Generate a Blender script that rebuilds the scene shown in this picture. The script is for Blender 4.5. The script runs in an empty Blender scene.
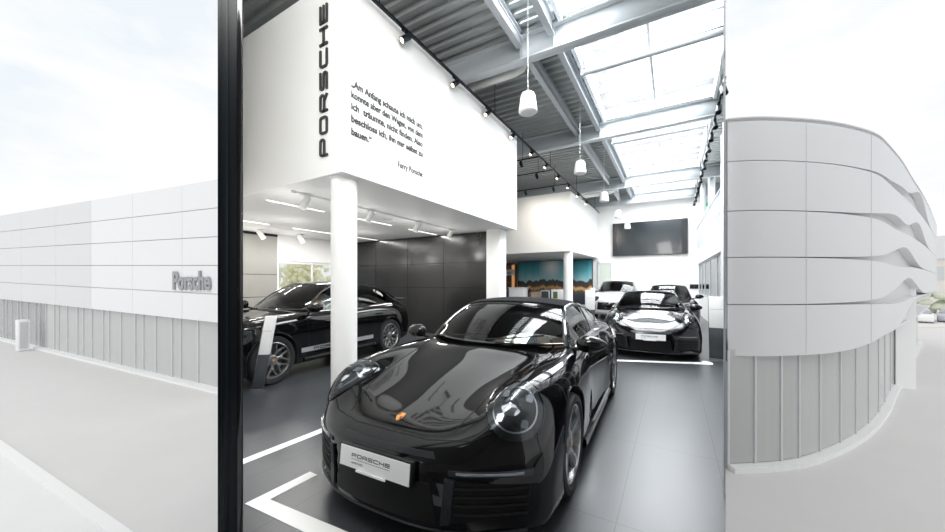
import bpy, bmesh, math, random
import numpy as np
from mathutils import Vector, Matrix
from mathutils.bvhtree import BVHTree
random.seed(7)
sc = bpy.context.scene
C = sc.collection
PI = math.pi
R = math.radians
# ------------------------------------------------------------------ materials
def nt(name):
    m = bpy.data.materials.new(name); m.use_nodes = True
    return m, m.node_tree.nodes, m.node_tree.links
def pbr(name, col, rough=.5, metal=0, coat=0, emit=None, es=0, noise=0, nscale=20, bump=0, spec=None):
    m, N, L = nt(name)
    b = N['Principled BSDF']
    b.inputs['Base Color'].default_value = (*col, 1)
    b.inputs['Roughness'].default_value = rough
    b.inputs['Metallic'].default_value = metal
    b.inputs['Coat Weight'].default_value = coat
    b.inputs['Coat Roughness'].default_value = .02
    if spec is not None: b.inputs['Specular IOR Level'].default_value = spec
    if emit:
        b.inputs['Emission Color'].default_value = (*emit, 1); b.inputs['Emission Strength'].default_value = es
    if noise or bump:
        tc = N.new('ShaderNodeTexCoord'); n = N.new('ShaderNodeTexNoise'); n.inputs['Scale'].default_value = nscale
        n.inputs['Detail'].default_value = 4
        L.new(tc.outputs['Object'], n.inputs['Vector'])
        if noise:
            mx = N.new('ShaderNodeMix'); mx.data_type = 'RGBA'
            mx.inputs[6].default_value = (*[c*(1-noise) for c in col], 1); mx.inputs[7].default_value = (*[min(1, c*(1+noise)) for c in col], 1)
            L.new(n.outputs['Fac'], mx.inputs[0]); L.new(mx.outputs[2], b.inputs['Base Color'])
        if bump:
            bp = N.new('ShaderNodeBump'); bp.inputs['Strength'].default_value = bump; bp.inputs['Distance'].default_value = .01
            L.new(n.outputs['Fac'], bp.inputs['Height']); L.new(bp.outputs[0], b.inputs['Normal'])
    return m
def glassy(name, tint, ior=1.45, rough=0.0, alpha=0):
    """thin pane: fresnel reflection over a tinted transmission"""
    m, N, L = nt(name)
    N.remove(N['Principled BSDF'])
    out = N['Material Output']
    fr = N.new('ShaderNodeFresnel'); fr.inputs['IOR'].default_value = ior
    tr = N.new('ShaderNodeBsdfTransparent'); tr.inputs['Color'].default_value = (*tint, 1)
    gl = N.new('ShaderNodeBsdfGlossy'); gl.inputs['Roughness'].default_value = rough
    mx = N.new('ShaderNodeMixShader')
    L.new(fr.outputs[0], mx.inputs[0]); L.new(tr.outputs[0], mx.inputs[1]); L.new(gl.outputs[0], mx.inputs[2])
    if alpha:
        df = N.new('ShaderNodeBsdfDiffuse'); df.inputs['Color'].default_value = (*tint, 1)
        m2 = N.new('ShaderNodeMixShader'); m2.inputs[0].default_value = alpha
        L.new(mx.outputs[0], m2.inputs[1]); L.new(df.outputs[0], m2.inputs[2]); L.new(m2.outputs[0], out.inputs[0])
    else:
        L.new(mx.outputs[0], out.inputs[0])
    return m
def grid_floor(name, base, joint, sx, sy, ox, oy, w=.006, rough=.33, var=.12):
    m, N, L = nt(name); b = N['Principled BSDF']
    tc = N.new('ShaderNodeTexCoord'); sp = N.new('ShaderNodeSeparateXYZ'); L.new(tc.outputs['Object'], sp.inputs[0])
    def line(out, s, o):
        a = N.new('ShaderNodeMath'); a.operation = 'ADD'; a.inputs[1].default_value = o + 100*s; L.new(out, a.inputs[0])
        d = N.new('ShaderNodeMath'); d.operation = 'DIVIDE'; d.inputs[1].default_value = s; L.new(a.outputs[0], d.inputs[0])
        f = N.new('ShaderNodeMath'); f.operation = 'FRACT'; L.new(d.outputs[0], f.inputs[0])
        g = N.new('ShaderNodeMath'); g.operation = 'LESS_THAN'; g.inputs[1].default_value = w/s; L.new(f.outputs[0], g.inputs[0])
        return g.outputs[0]
    mxm = N.new('ShaderNodeMath'); mxm.operation = 'MAXIMUM'
    L.new(line(sp.outputs[0], sx, ox), mxm.inputs[0]); L.new(line(sp.outputs[1], sy, oy), mxm.inputs[1])
    n = N.new('ShaderNodeTexNoise'); n.inputs['Scale'].default_value = 1.6; n.inputs['Detail'].default_value = 3; L.new(tc.outputs['Object'], n.inputs['Vector'])
    c1 = N.new('ShaderNodeMix'); c1.data_type = 'RGBA'
    c1.inputs[6].default_value = (*[c*(1-var) for c in base], 1); c1.inputs[7].default_value = (*[c*(1+var) for c in base], 1)
    L.new(n.outputs['Fac'], c1.inputs[0])
    c2 = N.new('ShaderNodeMix'); c2.data_type = 'RGBA'; c2.inputs[7].default_value = (*joint, 1)
    L.new(mxm.outputs[0], c2.inputs[0]); L.new(c1.outputs[2], c2.inputs[6]); L.new(c2.outputs[2], b.inputs['Base Color'])
    mr = N.new('ShaderNodeMapRange'); mr.inputs[3].default_value = rough-.015; mr.inputs[4].default_value = rough+.03
    L.new(n.outputs['Fac'], mr.inputs[0]); L.new(mr.outputs[0], b.inputs['Roughness'])
    return m
M = {}
M['white'] = pbr('white_paint', (.88,.875,.86), .6)
M['white2'] = pbr('white_lacquer', (.86,.86,.86), .35)
M['ceil'] = pbr('soffit_white', (.84,.84,.83), .7)
M['grey_panel'] = pbr('grey_panel', (.36,.35,.325), .5, noise=.04, nscale=3)
M['dark_panel'] = pbr('dark_panel', (.014,.014,.014), .22, noise=.1, nscale=2)
M['black'] = pbr('black_metal', (.006,.009,.012), .30, spec=.22)
M['blackgloss'] = pbr('black_gloss', (.006,.006,.007), .12, coat=.6)
M['paint'] = pbr('black_car_paint', (.003,.003,.0035), .045)
M['paint_white'] = pbr('white_car_paint', (.8,.8,.8), .25, coat=1)
M['plastic'] = pbr('black_plastic', (.006,.006,.0065), .45, spec=.25)
M['dark_plastic'] = pbr('dark_grey_plastic', (.016,.018,.021), .3, spec=.35)
M['groove'] = pbr('shut_gap', (.0008,.0008,.0008), .9)
M['fabric'] = pbr('roof_fabric', (.012,.013,.015), .95, bump=.3, nscale=300, spec=.2)
M['hoop'] = pbr('hoop_silver', (.42,.43,.45), .25, metal=.9)
M['rubber'] = pbr('tyre_rubber', (.012,.012,.013), .75)
M['alloy'] = pbr('wheel_alloy', (.50,.51,.52), .25, metal=.9)
M['alloy_dark'] = pbr('dark_wheel_alloy', (.30,.30,.30), .28, metal=.9)
M['disc'] = pbr('brake_disc', (.16,.16,.165), .35, metal=.9)
M['chrome'] = pbr('chrome', (.8,.8,.82), .06, metal=1)
M['lamp_dark'] = pbr('headlamp_inside', (.045,.05,.055), .2, metal=.4)
M['led'] = pbr('headlamp_led', (.35,.38,.42), .15, metal=.6)
M['gold'] = pbr('crest_gold', (.75,.42,.12), .3, metal=.7)
M['red'] = pbr('crest_red', (.35,.03,.02), .4)
M['tan'] = pbr('tan_leather', (.55,.30,.17), .55)
M['interior'] = pbr('dark_interior', (.012,.012,.012), .7)
M['liner'] = pbr('wheel_well', (.004,.004,.004), .95)
M['plate'] = pbr('plate_white', (.84,.85,.85), .4)
M['ink'] = pbr('dark_ink', (.02,.022,.025), .6)
M['letter'] = pbr('letter_dark', (.022,.022,.024), .4)
M['line'] = pbr('floor_marking', (.86,.86,.84), .5)
M['floor'] = grid_floor('slate_tile', (.048,.052,.058), (.015,.016,.018), .62, 1.24, .31, .2, w=.007, rough=.305)
M['steel'] = pbr('galvanised_paint', (.50,.53,.56), .45)
M['steel2'] = pbr('beam_paint', (.43,.46,.48), .5)
M['deck'] = pbr('steel_deck', (.46,.48,.48), .42, metal=.35)
M['duct'] = pbr('duct_white', (.72,.72,.68), .5)
M['spotwhite'] = pbr('lamp_white', (.85,.85,.83), .4)
M['shade'] = pbr('pendant_white', (.88,.88,.88), .35)
M['lens'] = pbr('lamp_lens', (1,.9,.8), .3, emit=(1,.78,.6), es=5)
M['strip'] = pbr('strip_light', (1,1,1), .3, emit=(1,.99,.96), es=2)
M['screen'] = pbr('screen_glass', (.02,.026,.03), .18, coat=.3)
M['screen2'] = pbr('screen_frame', (.008,.009,.01), .3)
M['glass'] = glassy('window_glass', (.95,.97,.97))
M['carglass'] = glassy('car_glass', (.86,.91,.89), 1.42)
M['carglass_dark'] = glassy('dark_car_glass', (.50,.54,.53), 1.45)
M['lampglass'] = glassy('headlamp_glass', (.92,.95,.97), 1.5)
M['skyglass'] = glassy('skylight_glass', (.99,.995,1), 1.12, alpha=.06)
M['skybar'] = pbr('skylight_bar', (.86,.88,.90), .4)
M['totem_dark'] = pbr('totem_dark', (.045,.052,.058), .4)
M['green'] = pbr('exit_green', (.02,.35,.14), .5, emit=(.02,.5,.2), es=.3)
M['leaf'] = pbr('leaf_green', (.10,.16,.05), .6)
M['pot'] = pbr('terracotta', (.32,.14,.06), .7)
M['blue'] = pbr('blue_plastic', (.01,.03,.16), .4)
M['beige'] = pbr('beige_fabric', (.42,.33,.25), .8)
M['wood'] = pbr('warm_wood', (.40,.25,.13), .5)
# pale exterior: its washed-out haze is mixed into these colours
M['facade'] = pbr('facade_panel', (.86,.86,.865), .45)
M['facade2'] = pbr('facade_panel_grey', (.74,.745,.755), .4)
M['joint'] = pbr('facade_joint', (.66,.67,.68), .8)
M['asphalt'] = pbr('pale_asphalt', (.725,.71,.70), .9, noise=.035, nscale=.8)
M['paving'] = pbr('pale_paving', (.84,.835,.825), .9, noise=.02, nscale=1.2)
M['kerb'] = pbr('pale_kerb', (.89,.89,.885), .8)
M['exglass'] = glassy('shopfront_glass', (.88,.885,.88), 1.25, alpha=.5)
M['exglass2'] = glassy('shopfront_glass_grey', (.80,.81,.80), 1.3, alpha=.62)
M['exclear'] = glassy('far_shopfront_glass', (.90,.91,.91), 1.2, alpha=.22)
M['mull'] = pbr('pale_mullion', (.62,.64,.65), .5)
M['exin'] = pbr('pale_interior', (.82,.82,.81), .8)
M['exwhite'] = pbr('pale_white', (.9,.9,.9), .6)
M['sign_grey'] = pbr('sign_grey', (.36,.37,.38), .5)
M['slot'] = pbr('slot_grey', (.66,.67,.67), .6)
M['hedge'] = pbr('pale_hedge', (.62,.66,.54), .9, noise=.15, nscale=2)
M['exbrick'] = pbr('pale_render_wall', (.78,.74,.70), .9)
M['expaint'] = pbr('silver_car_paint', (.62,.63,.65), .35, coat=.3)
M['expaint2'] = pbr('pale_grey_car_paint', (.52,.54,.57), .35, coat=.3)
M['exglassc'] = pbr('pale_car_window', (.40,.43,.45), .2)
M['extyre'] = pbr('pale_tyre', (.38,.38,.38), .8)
# ------------------------------------------------------------------ helpers
def link(o, parent=None):
    C.objects.link(o)
    if parent is not None: o.parent = parent
    return o
def tag(o, label=None, cat=None, group=None, kind=None):
    if label: o['label'] = label
    if cat: o['category'] = cat
    if group: o['group'] = group
    if kind: o['kind'] = kind
    return o
def thing(name, label, cat, loc=(0,0,0), rz=0, group=None, scale=1):
    o = bpy.data.objects.new(name, None); C.objects.link(o)
    o.empty_display_size = .1
    o.location = loc; o.rotation_euler = (0,0,rz); o.scale = (scale,)*3
    return tag(o, label, cat, group)
class MB:
    def __init__(s): s.v = []; s.f = []; s.m = []; s.sm = []
    def add(s, vs, fs, mi=0, smooth=False, mat=None):
        n = len(s.v)
        s.v += [tuple(mat @ Vector(v)) if mat is not None else tuple(v) for v in vs]
        s.f += [tuple(i+n for i in f) for f in fs]
        s.m += [mi]*len(fs); s.sm += [smooth]*len(fs)
        return s
    def box(s, x0, x1, y0, y1, z0, z1, mi=0, mat=None):
        return s.add([(x0,y0,z0),(x1,y0,z0),(x1,y1,z0),(x0,y1,z0),(x0,y0,z1),(x1,y0,z1),(x1,y1,z1),(x0,y1,z1)],
              [(3,2,1,0),(4,5,6,7),(0,1,5,4),(1,2,6,5),(2,3,7,6),(3,0,4,7)], mi, False, mat)
    def prism(s, poly, z0, z1, mi=0, mat=None):
        n = len(poly)
        a = sum(poly[i][0]*poly[(i+1)%n][1]-poly[(i+1)%n][0]*poly[i][1] for i in range(n))
        if a < 0: poly = poly[::-1]
        return s.add([(*p[:2], z0) for p in poly]+[(*p[:2], z1) for p in poly],
              [tuple(range(n))[::-1], tuple(range(n,2*n))]+[(i,(i+1)%n,(i+1)%n+n,i+n) for i in range(n)], mi, False, mat)
    def lathe(s, prof, seg=32, mi=0, mat=None, cap=True, smooth=True):
        """prof = [(r,z)] around Z"""
        vs = []; n = len(prof)
        for k in range(seg):
            a = 2*PI*k/seg
            vs += [(r*math.cos(a), r*math.sin(a), z) for r, z in prof]
        fs = [(k*n+i, ((k+1)%seg)*n+i, ((k+1)%seg)*n+i+1, k*n+i+1) for k in range(seg) for i in range(n-1)]
        if cap:
            if prof[0][0] > 1e-5: fs.append(tuple(k*n for k in range(seg))[::-1])
            if prof[-1][0] > 1e-5: fs.append(tuple(k*n+n-1 for k in range(seg)))
        return s.add(vs, fs, mi, smooth, mat)
    def cyl(s, p0, p1, r, seg=16, mi=0, r1=None):
        p0 = Vector(p0); p1 = Vector(p1); d = p1-p0
        q = d.to_track_quat('Z', 'Y').to_matrix().to_4x4(); q.translation = p0
        return s.lathe([(r,0),(r if r1 is None else r1, d.length)], seg, mi, q, smooth=True)
    def tube(s, pts, r, seg=10, mi=0, flat=1.0, up=(0,0,1)):
        pts = [Vector(p) for p in pts]; rings = []; up = Vector(up)
        for i, p in enumerate(pts):
            t = (pts[min(i+1,len(pts)-1)]-pts[max(i-1,0)]).normalized()
            a = t.cross(up).normalized(); b = a.cross(t).normalized()
            rr = r[i] if isinstance(r, (list,tuple)) else r
            rings.append([p+a*rr*math.cos(2*PI*k/seg)+b*rr*flat*math.sin(2*PI*k/seg) for k in range(seg)])
        vs = [v for g in rings for v in g]
        fs = [(i*seg+k, i*seg+(k+1)%seg, (i+1)*seg+(k+1)%seg, (i+1)*seg+k) for i in range(len(pts)-1) for k in range(seg)]
        fs += [tuple(range(seg))[::-1], tuple((len(pts)-1)*seg+k for k in range(seg))]
        return s.add(vs, fs, mi, True)
    def grid(s, rows, mi=0, smooth=True, closed=False):
        n = len(rows[0]); vs = [p for r in rows for p in r]
        k2 = n if closed else n-1
        fs = [(i*n+j, i*n+(j+1)%n, (i+1)*n+(j+1)%n, (i+1)*n+j) for i in range(len(rows)-1) for j in range(k2)]
        return s.add(vs, fs, mi, smooth)
    def sphere(s, c, r, seg=20, mi=0, sc3=(1,1,1)):
        n = seg//2
        mt = Matrix.Translation(c) @ Matrix.Diagonal((*sc3,1))
        return s.lathe([(r*math.sin(PI*i/n), -r*math.cos(PI*i/n)) for i in range(n+1)], seg, mi, mt, cap=False)
    def build(s, name, mats, parent=None, sharp=35, fix=True, bevel=0):
        me = bpy.data.meshes.new(name); me.from_pydata(s.v, [], s.f)
        if not isinstance(mats, (list,tuple)): mats = [mats]
        for m in mats: me.materials.append(m)
        me.polygons.foreach_set('material_index', s.m); me.polygons.foreach_set('use_smooth', [True]*len(s.f))
        me.update()
        bm = bmesh.new(); bm.from_mesh(me)
        bmesh.ops.remove_doubles(bm, verts=bm.verts, dist=1e-5)
        if bevel:
            es = [e for e in bm.edges if len(e.link_faces) == 2 and e.calc_face_angle(0) > .6]
            bmesh.ops.bevel(bm, geom=es, offset=bevel, segments=2, profile=.5, affect='EDGES', clamp_overlap=True)
        if fix: bmesh.ops.recalc_face_normals(bm, faces=bm.faces)
        bm.to_mesh(me); bm.free()
        me.set_sharp_from_angle(angle=R(sharp))
        o = bpy.data.objects.new(name, me)
        return link(o, parent)
def solid_sheet(rows, th, flip=False):
    """closed slab from a grid of points, thickness along the local normal"""
    n = len(rows); k = len(rows[0])
    P = np.array(rows, float)
    du = np.gradient(P, axis=0); dv = np.gradient(P, axis=1)
    nn = np.cross(du, dv); nn /= (np.linalg.norm(nn, axis=2, keepdims=True)+1e-12)
    if flip: nn = -nn
    Q = P - nn*th
    vs = [tuple(p) for p in P.reshape(-1,3)]+[tuple(p) for p in Q.reshape(-1,3)]
    N0 = n*k
    fs = [(i*k+j, i*k+j+1, (i+1)*k+j+1, (i+1)*k+j) for i in range(n-1) for j in range(k-1)]
    fs += [tuple(x+N0 for x in f[::-1]) for f in fs]
    loop = [j for j in range(k)]+[i*k+k-1 for i in range(1,n)]+[(n-1)*k+j for j in range(k-2,-1,-1)]+[i*k for i in range(n-2,0,-1)]
    m = len(loop)
    fs += [(loop[a], loop[a]+N0, loop[(a+1)%m]+N0, loop[(a+1)%m]) for a in range(m)]
    return vs, fs
def struct(name, mb, mats, **k):
    o = mb.build(name, mats, **k); o['kind'] = 'structure'; return o
def one(name, mb, mats, label, cat, group=None, **k):
    return tag(mb.build(name, mats, **k), label, cat, group)
def copy_tree(o, parent=None):
    c = o.copy(); C.objects.link(c)
    if parent is not None: c.parent = parent
    for ch in [x for x in bpy.data.objects if x.parent == o]:
        copy_tree(ch, c)
    return c
def kids(o):
    r = [o]
    for ch in [x for x in bpy.data.objects if x.parent == o]: r += kids(ch)
    return r
def bisect(o, co, no, world=Matrix()):
    """cut away everything on the +no side (world space)"""
    inv = world.inverted()
    lc = inv @ Vector(co); ln = (world.to_3x3().transposed() @ Vector(no)).normalized()
    bm = bmesh.new(); bm.from_mesh(o.data)
    r = bmesh.ops.bisect_plane(bm, geom=bm.verts[:]+bm.edges[:]+bm.faces[:], plane_co=lc, plane_no=ln, clear_outer=True)
    es = [e for e in r['geom_cut'] if isinstance(e, bmesh.types.BMEdge)]
    if es:
        try: bmesh.ops.holes_fill(bm, edges=es, sides=0)
        except Exception: pass
    bm.to_mesh(o.data); n = len(bm.verts); bm.free()
    return n
def ordinal(i): return ['first','second','third','fourth','fifth','sixth','seventh','eighth','ninth','tenth','eleventh','twelfth','thirteenth','fourteenth','fifteenth','sixteenth'][i]
# text as solid lettering ------------------------------------------------------
def ribbon(pts, w, closed=False):
    n = len(pts); L_, R_ = [], []
    for i in range(n):
        a = pts[(i-1)%n] if (closed or i > 0) else None
        b = pts[(i+1)%n] if (closed or i < n-1) else None
        p = Vector(pts[i])
        d1 = (p-Vector(a)).normalized() if a is not None else None
        d2 = (Vector(b)-p).normalized() if b is not None else None
        if d1 is None: d1 = d2
        if d2 is None: d2 = d1
        n1 = Vector((-d1.y, d1.x)); n2 = Vector((-d2.y, d2.x)); m = (n1+n2)
        m = m.normalized() if m.length > 1e-6 else n1
        k = 1/max(.35, m.dot(n1))
        L_.append(p+m*w/2*k); R_.append(p-m*w/2*k)
    return L_, R_
def rounded(pts, rad, closed=False, seg=4):
    out = []; n = len(pts)
    for i, p in enumerate(pts):
        if not closed and i in (0, n-1): out.append(p); continue
        p = Vector(p); a = Vector(pts[(i-1)%n]); b = Vector(pts[(i+1)%n])
        u = (a-p); v = (b-p); r = min(rad, u.length*.45, v.length*.45)
        s0 = p+u.normalized()*r; s1 = p+v.normalized()*r
        for k in range(seg+1):
            t = k/seg; out.append(tuple(s0*(1-t)**2+p*2*t*(1-t)+s1*t*t))
    return out
WL = {
 'P': [([(0,0),(0,1),(1,1),(1,.4),(0,.4)],0)],
 'O': [([(0,0),(0,1),(1,1),(1,0)],1)],
 'R': [([(0,0),(0,1),(1,1),(1,.4),(0,.4)],0), ([(.62,.4),(1,0)],0)],
 'S': [([(1,1),(0,1),(0,.5),(1,.5),(1,0),(0,0)],0)],
 'C': [([(1,1),(0,1),(0,0),(1,0)],0)],
 'H': [([(0,0),(0,1)],0), ([(1,0),(1,1)],0), ([(0,.5),(1,.5)],0)],
 'E': [([(1,1),(0,1),(0,0),(1,0)],0), ([(0,.5),(1,.5)],0)],
 'A': [([(0,0),(0,1),(1,1),(1,0)],0), ([(0,.45),(1,.45)],0)],
 'V': [([(0,1),(.5,0),(1,1)],0)],
 'D': [([(0,0),(0,1),(1,1),(1,0)],1)],
}
def word_mb(word, mat, cellw, gap, h, sw, depth, per_letter=False):
    """wide drawn capitals in XY, extruded along Z by depth, then put through mat"""
    outs = []; x = 0
    mb = MB()
    for chh in word:
        if per_letter: mb = MB()
        for pts, closed in WL[chh]:
            q = [(x+sw/2+px*(cellw-sw), sw/2+py*(h-sw)) for px, py in pts]
            if chh in 'POSCR' and len(q) > 2: q = rounded(q, h*.22, closed)
            if not closed:   # square ends
                a = Vector(q[0])-Vector(q[1]); a.normalize(); q[0] = tuple(Vector(q[0])+a*sw/2)
                b = Vector(q[-1])-Vector(q[-2]); b.normalize(); q[-1] = tuple(Vector(q[-1])+b*sw/2)
            L_, R_ = ribbon(q, sw, closed); n = len(q)
            vs = [(p.x,p.y,0) for p in L_]+[(p.x,p.y,0) for p in R_]+[(p.x,p.y,depth) for p in L_]+[(p.x,p.y,depth) for p in R_]
            fs = []
            for i in range(n if closed else n-1):
                j = (i+1)%n
                fs += [(i,j,n+j,n+i),(2*n+i,3*n+i,3*n+j,2*n+j),(i,2*n+i,2*n+j,j),(n+i,n+j,3*n+j,3*n+i)]
            if not closed: fs += [(0,n,3*n,2*n),(n-1,3*n-1,4*n-1,2*n-1)]
            mb.add(vs, fs, 0, False, mat)
        if per_letter: outs.append(mb)
        x += cellw+gap
    return outs if per_letter else mb
def text_mb(body, mat, size=None, width=None, height=None, depth=.004, bold=0.0, mb=None):
    cu = bpy.data.curves.new('t', 'FONT'); cu.body = body; cu.extrude = .5; cu.offset = bold; cu.resolution_u = 3
    o = bpy.data.objects.new('t', cu); C.objects.link(o)
    bpy.context.view_layer.update()
    dg = bpy.context.evaluated_depsgraph_get(); me = o.evaluated_get(dg).to_mesh()
    co = [v.co.copy() for v in me.vertices]; fs = [tuple(p.vertices) for p in me.polygons]
    x0 = min(c.x for c in co); x1 = max(c.x for c in co); y0 = min(c.y for c in co); y1 = max(c.y for c in co)
    o.evaluated_get(dg).to_mesh_clear(); bpy.data.objects.remove(o); bpy.data.curves.remove(cu)
    sx = width/(x1-x0) if width else size; sy = height/(y1-y0) if height else size
    vs = [((c.x-x0)*sx, (c.y-(y0 if height else 0))*sy, (c.z+.5)*depth) for c in co]
    mb = mb or MB(); mb.add(vs, fs, 0, False, mat)
    return mb
def frame(o, u, v):
    """matrix: local x->u, y->v, z->u x v at origin o"""
    u = Vector(u).normalized(); v = Vector(v).normalized(); w = u.cross(v)
    m = Matrix((u, v, w)).transposed().to_4x4(); m.translation = Vector(o); return m
# ------------------------------------------------------------------ camera
TH = R(30.3); HC = 1.483; FP = 344.3
cam = bpy.data.cameras.new('camera'); camo = bpy.data.objects.new('camera', cam); C.objects.link(camo)
cam.sensor_fit = 'HORIZONTAL'; cam.sensor_width = 36; cam.lens = 36*FP/945
cam.shift_x = 0; cam.shift_y = (283-266)/945; cam.clip_start = .05; cam.clip_end = 600
camo.location = (0,0,HC); camo.rotation_euler = (R(90), 0, TH)
sc.camera = camo
def rdir(px):  # plan direction of a building line that runs through a given bearing
    a = (px-472.5)/FP; d = Vector((a*math.cos(TH)-math.sin(TH), a*math.sin(TH)+math.cos(TH))); return d
# ------------------------------------------------------------------ the car factory
def pchip(x, y, xi):
    x = np.array(x, float); y = np.array(y, float); h = np.diff(x); d = np.diff(y)/h; m = np.zeros_like(y)
    for i in range(1, len(x)-1):
        if d[i-1]*d[i] > 0:
            w1 = 2*h[i]+h[i-1]; w2 = h[i]+2*h[i-1]; m[i] = (w1+w2)/(w1/d[i-1]+w2/d[i])
    m[0] = d[0]; m[-1] = d[-1]
    k = np.clip(np.searchsorted(x, xi)-1, 0, len(x)-2); t = (xi-x[k])/h[k]
    return (2*t**3-3*t**2+1)*y[k]+(t**3-2*t**2+t)*h[k]*m[k]+(-2*t**3+3*t**2)*y[k+1]+(t**3-t**2)*h[k]*m[k+1]
def catmull(P, sub):
    P = np.array(P); out = []
    n = len(P)
    E_ = np.vstack([P[0]*[-1,1] if abs(P[0][0]) < 1e-6 else 2*P[0]-P[1], P, 2*P[-1]-P[-2]])
    if abs(P[0][0]) < 1e-6: E_[0] = [-P[1][0], P[1][1]]
    if abs(P[-1][0]) < 1e-6: E_[-1] = [-P[-2][0], P[-2][1]]
    for i in range(n-1):
        p0, p1, p2, p3 = E_[i], E_[i+1], E_[i+2], E_[i+3]
        t0 = 0; t1 = t0+np.linalg.norm(p1-p0)**.5+1e-6; t2 = t1+np.linalg.norm(p2-p1)**.5+1e-6; t3 = t2+np.linalg.norm(p3-p2)**.5+1e-6
        for s in range(sub):
            t = t1+(t2-t1)*s/sub
            A1 = (t1-t)/(t1-t0)*p0+(t-t0)/(t1-t0)*p1; A2 = (t2-t)/(t2-t1)*p1+(t-t1)/(t2-t1)*p2; A3 = (t3-t)/(t3-t2)*p2+(t-t2)/(t3-t2)*p3
            B1 = (t2-t)/(t2-t0)*A1+(t-t0)/(t2-t0)*A2; B2 = (t3-t)/(t3-t1)*A2+(t-t1)/(t3-t1)*A3
            out.append((t2-t)/(t2-t1)*B1+(t-t1)/(t2-t1)*B2)
    out.append(P[-1]); return np.array(out)
def body_mesh(keys, bowf, bowr, xf, xr, NX=120, sub=5, smooth=.045):
    """keys: x -> ten (y,z) control points, front to rear (x falling)"""
    xs = np.array([k[0] for k in keys]); arr = np.array([k[1] for k in keys])
    o = np.argsort(xs); xs = xs[o]; arr = arr[o]
    n = 400; u = np.linspace(xs[0], xs[-1], n); full = np.zeros((n, arr.shape[1], 2))
    dx = u[1]-u[0]; kw = int(3*smooth/dx); ker = np.exp(-.5*(np.arange(-kw, kw+1)*dx/smooth)**2); ker /= ker.sum()
    for j in range(arr.shape[1]):
        for c in range(2):
            f = pchip(xs, arr[:,j,c], u)
            pad = np.r_[2*f[0]-f[kw:0:-1], f, 2*f[-1]-f[-2:-kw-2:-1]]
            full[:,j,c] = np.convolve(pad, ker, 'valid')
    # denser stations towards the ends
    s = np.linspace(0, 1, NX); s = s-.10*np.sin(2*PI*s)/1.0*.9
    pos = xs[0]+(xs[-1]-xs[0])*s
    rows = []
    for x in pos[::-1]:
        t = (x-u[0])/dx; i = int(min(n-2, max(0, math.floor(t)))); fr = t-i
        ctl = full[i]*(1-fr)+full[i+1]*fr
        half = catmull(ctl, sub)
        bf = bowf*max(0, (x-xf)/(xs[-1]-xf))**1.3 if x > xf else 0
        br = bowr*max(0, (xr-x)/(xr-xs[0]))**1.3 if x < xr else 0
        ring = []
        for y, z in half: ring.append((x+(br-bf)*(abs(y)/.93)**2.6, y, z))
        other = [(px, -py, pz) for px, py, pz in ring[1:-1]][::-1]
        rows.append(ring+other)
    K = len(rows[0]); hn = len(half)
    mb = MB(); mb.grid(rows, closed=True)
    def cap(base, rev):
        fs = []
        # ring index j (0..hn-1) left half; K-j right half
        idx = lambda j: base+(j % K)
        for sgn in (1, -1):
            for k in range(0, (hn-1)//2):
                a, b, c_, d = sgn*k, sgn*(k+1), sgn*(hn-2-k), sgn*(hn-1-k)
                f = [idx(a), idx(b), idx(c_), idx(d)]
                f2 = []
                for q in f:
                    if q not in f2: f2.append(q)
                if len(f2) > 2: fs.append(tuple(f2))
        return fs
    mb.f += cap(0, False)+cap((len(rows)-1)*K, True)
    ex = len(mb.f)-len(mb.m); mb.m += [0]*ex; mb.sm += [True]*ex
    return mb
def bvh_of(mb):
    return BVHTree.FromPolygons([Vector(v) for v in mb.v], [f for f in mb.f], all_triangles=False, epsilon=0)
def cast(bvh, p, d, far=3):
    d = Vector(d).normalized(); h = bvh.ray_cast(Vector(p)-d*far, d)
    if h[0] is None:
        h = bvh.find_nearest(Vector(p))
    return h[0], (h[1] if h[1].dot(d) < 0 else -h[1])
def decal(bvh, mb, outline, o, U, V, D, off=.003, rings=5, skirt=.006, dome=0, hole=0.0):
    """a patch draped on the body: outline (u,v) star-shaped about its centre, thrown along D"""
    U = Vector(U).normalized(); V = Vector(V).normalized(); o = Vector(o); n = len(outline)
    cu = sum(p[0] for p in outline)/n; cv = sum(p[1] for p in outline)/n
    vs = []
    rr = [hole+(1-hole)*k/rings for k in range(rings+1)]
    if hole == 0: rr = rr[1:]
    for k, f in enumerate(rr):
        for (a, b) in outline:
            p = o+U*(cu+(a-cu)*f)+V*(cv+(b-cv)*f); q, nn = cast(bvh, p, D)
            vs.append(q+nn*(off+dome*(1-f*f)))
    fs = []
    for k in range(len(rr)-1):
        for i in range(n):
            j = (i+1)%n; fs.append((k*n+i, k*n+j, (k+1)*n+j, (k+1)*n+i))
    if hole == 0:
        q, nn = cast(bvh, o+U*cu+V*cv, D); vs.append(q+nn*(off+dome)); c0 = len(vs)-1
        for i in range(n): fs.append((c0, i, (i+1)%n))
    base = (len(rr)-1)*n; m0 = len(vs)
    for i in range(n):
        vs.append(Vector(vs[base+i])+Vector(D).normalized()*(skirt+off))
    for i in range(n): fs.append((base+i, base+(i+1)%n, m0+(i+1)%n, m0+i))
    mb.add(vs, fs, 0, True); return mb
def drape(bvh, mb, pts, D, w, off=.0012, sub=8):
    """thin strip along a polyline draped along D"""
    P = []
    for a, b in zip(pts[:-1], pts[1:]):
        for k in range(sub): P.append(Vector(a).lerp(Vector(b), k/sub))
    P.append(Vector(pts[-1]))
    H = [cast(bvh, p, D) for p in P]
    A, B = [], []
    for i, (q, nn) in enumerate(H):
        t = (H[min(i+1, len(H)-1)][0]-H[max(i-1, 0)][0])
        if t.length < 1e-6: t = Vector((1,0,0))
        s = t.normalized().cross(nn).normalized()
        A.append(q+s*w/2+nn*off); B.append(q-s*w/2+nn*off)
    mb.grid([A, B], smooth=True); return mb
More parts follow.
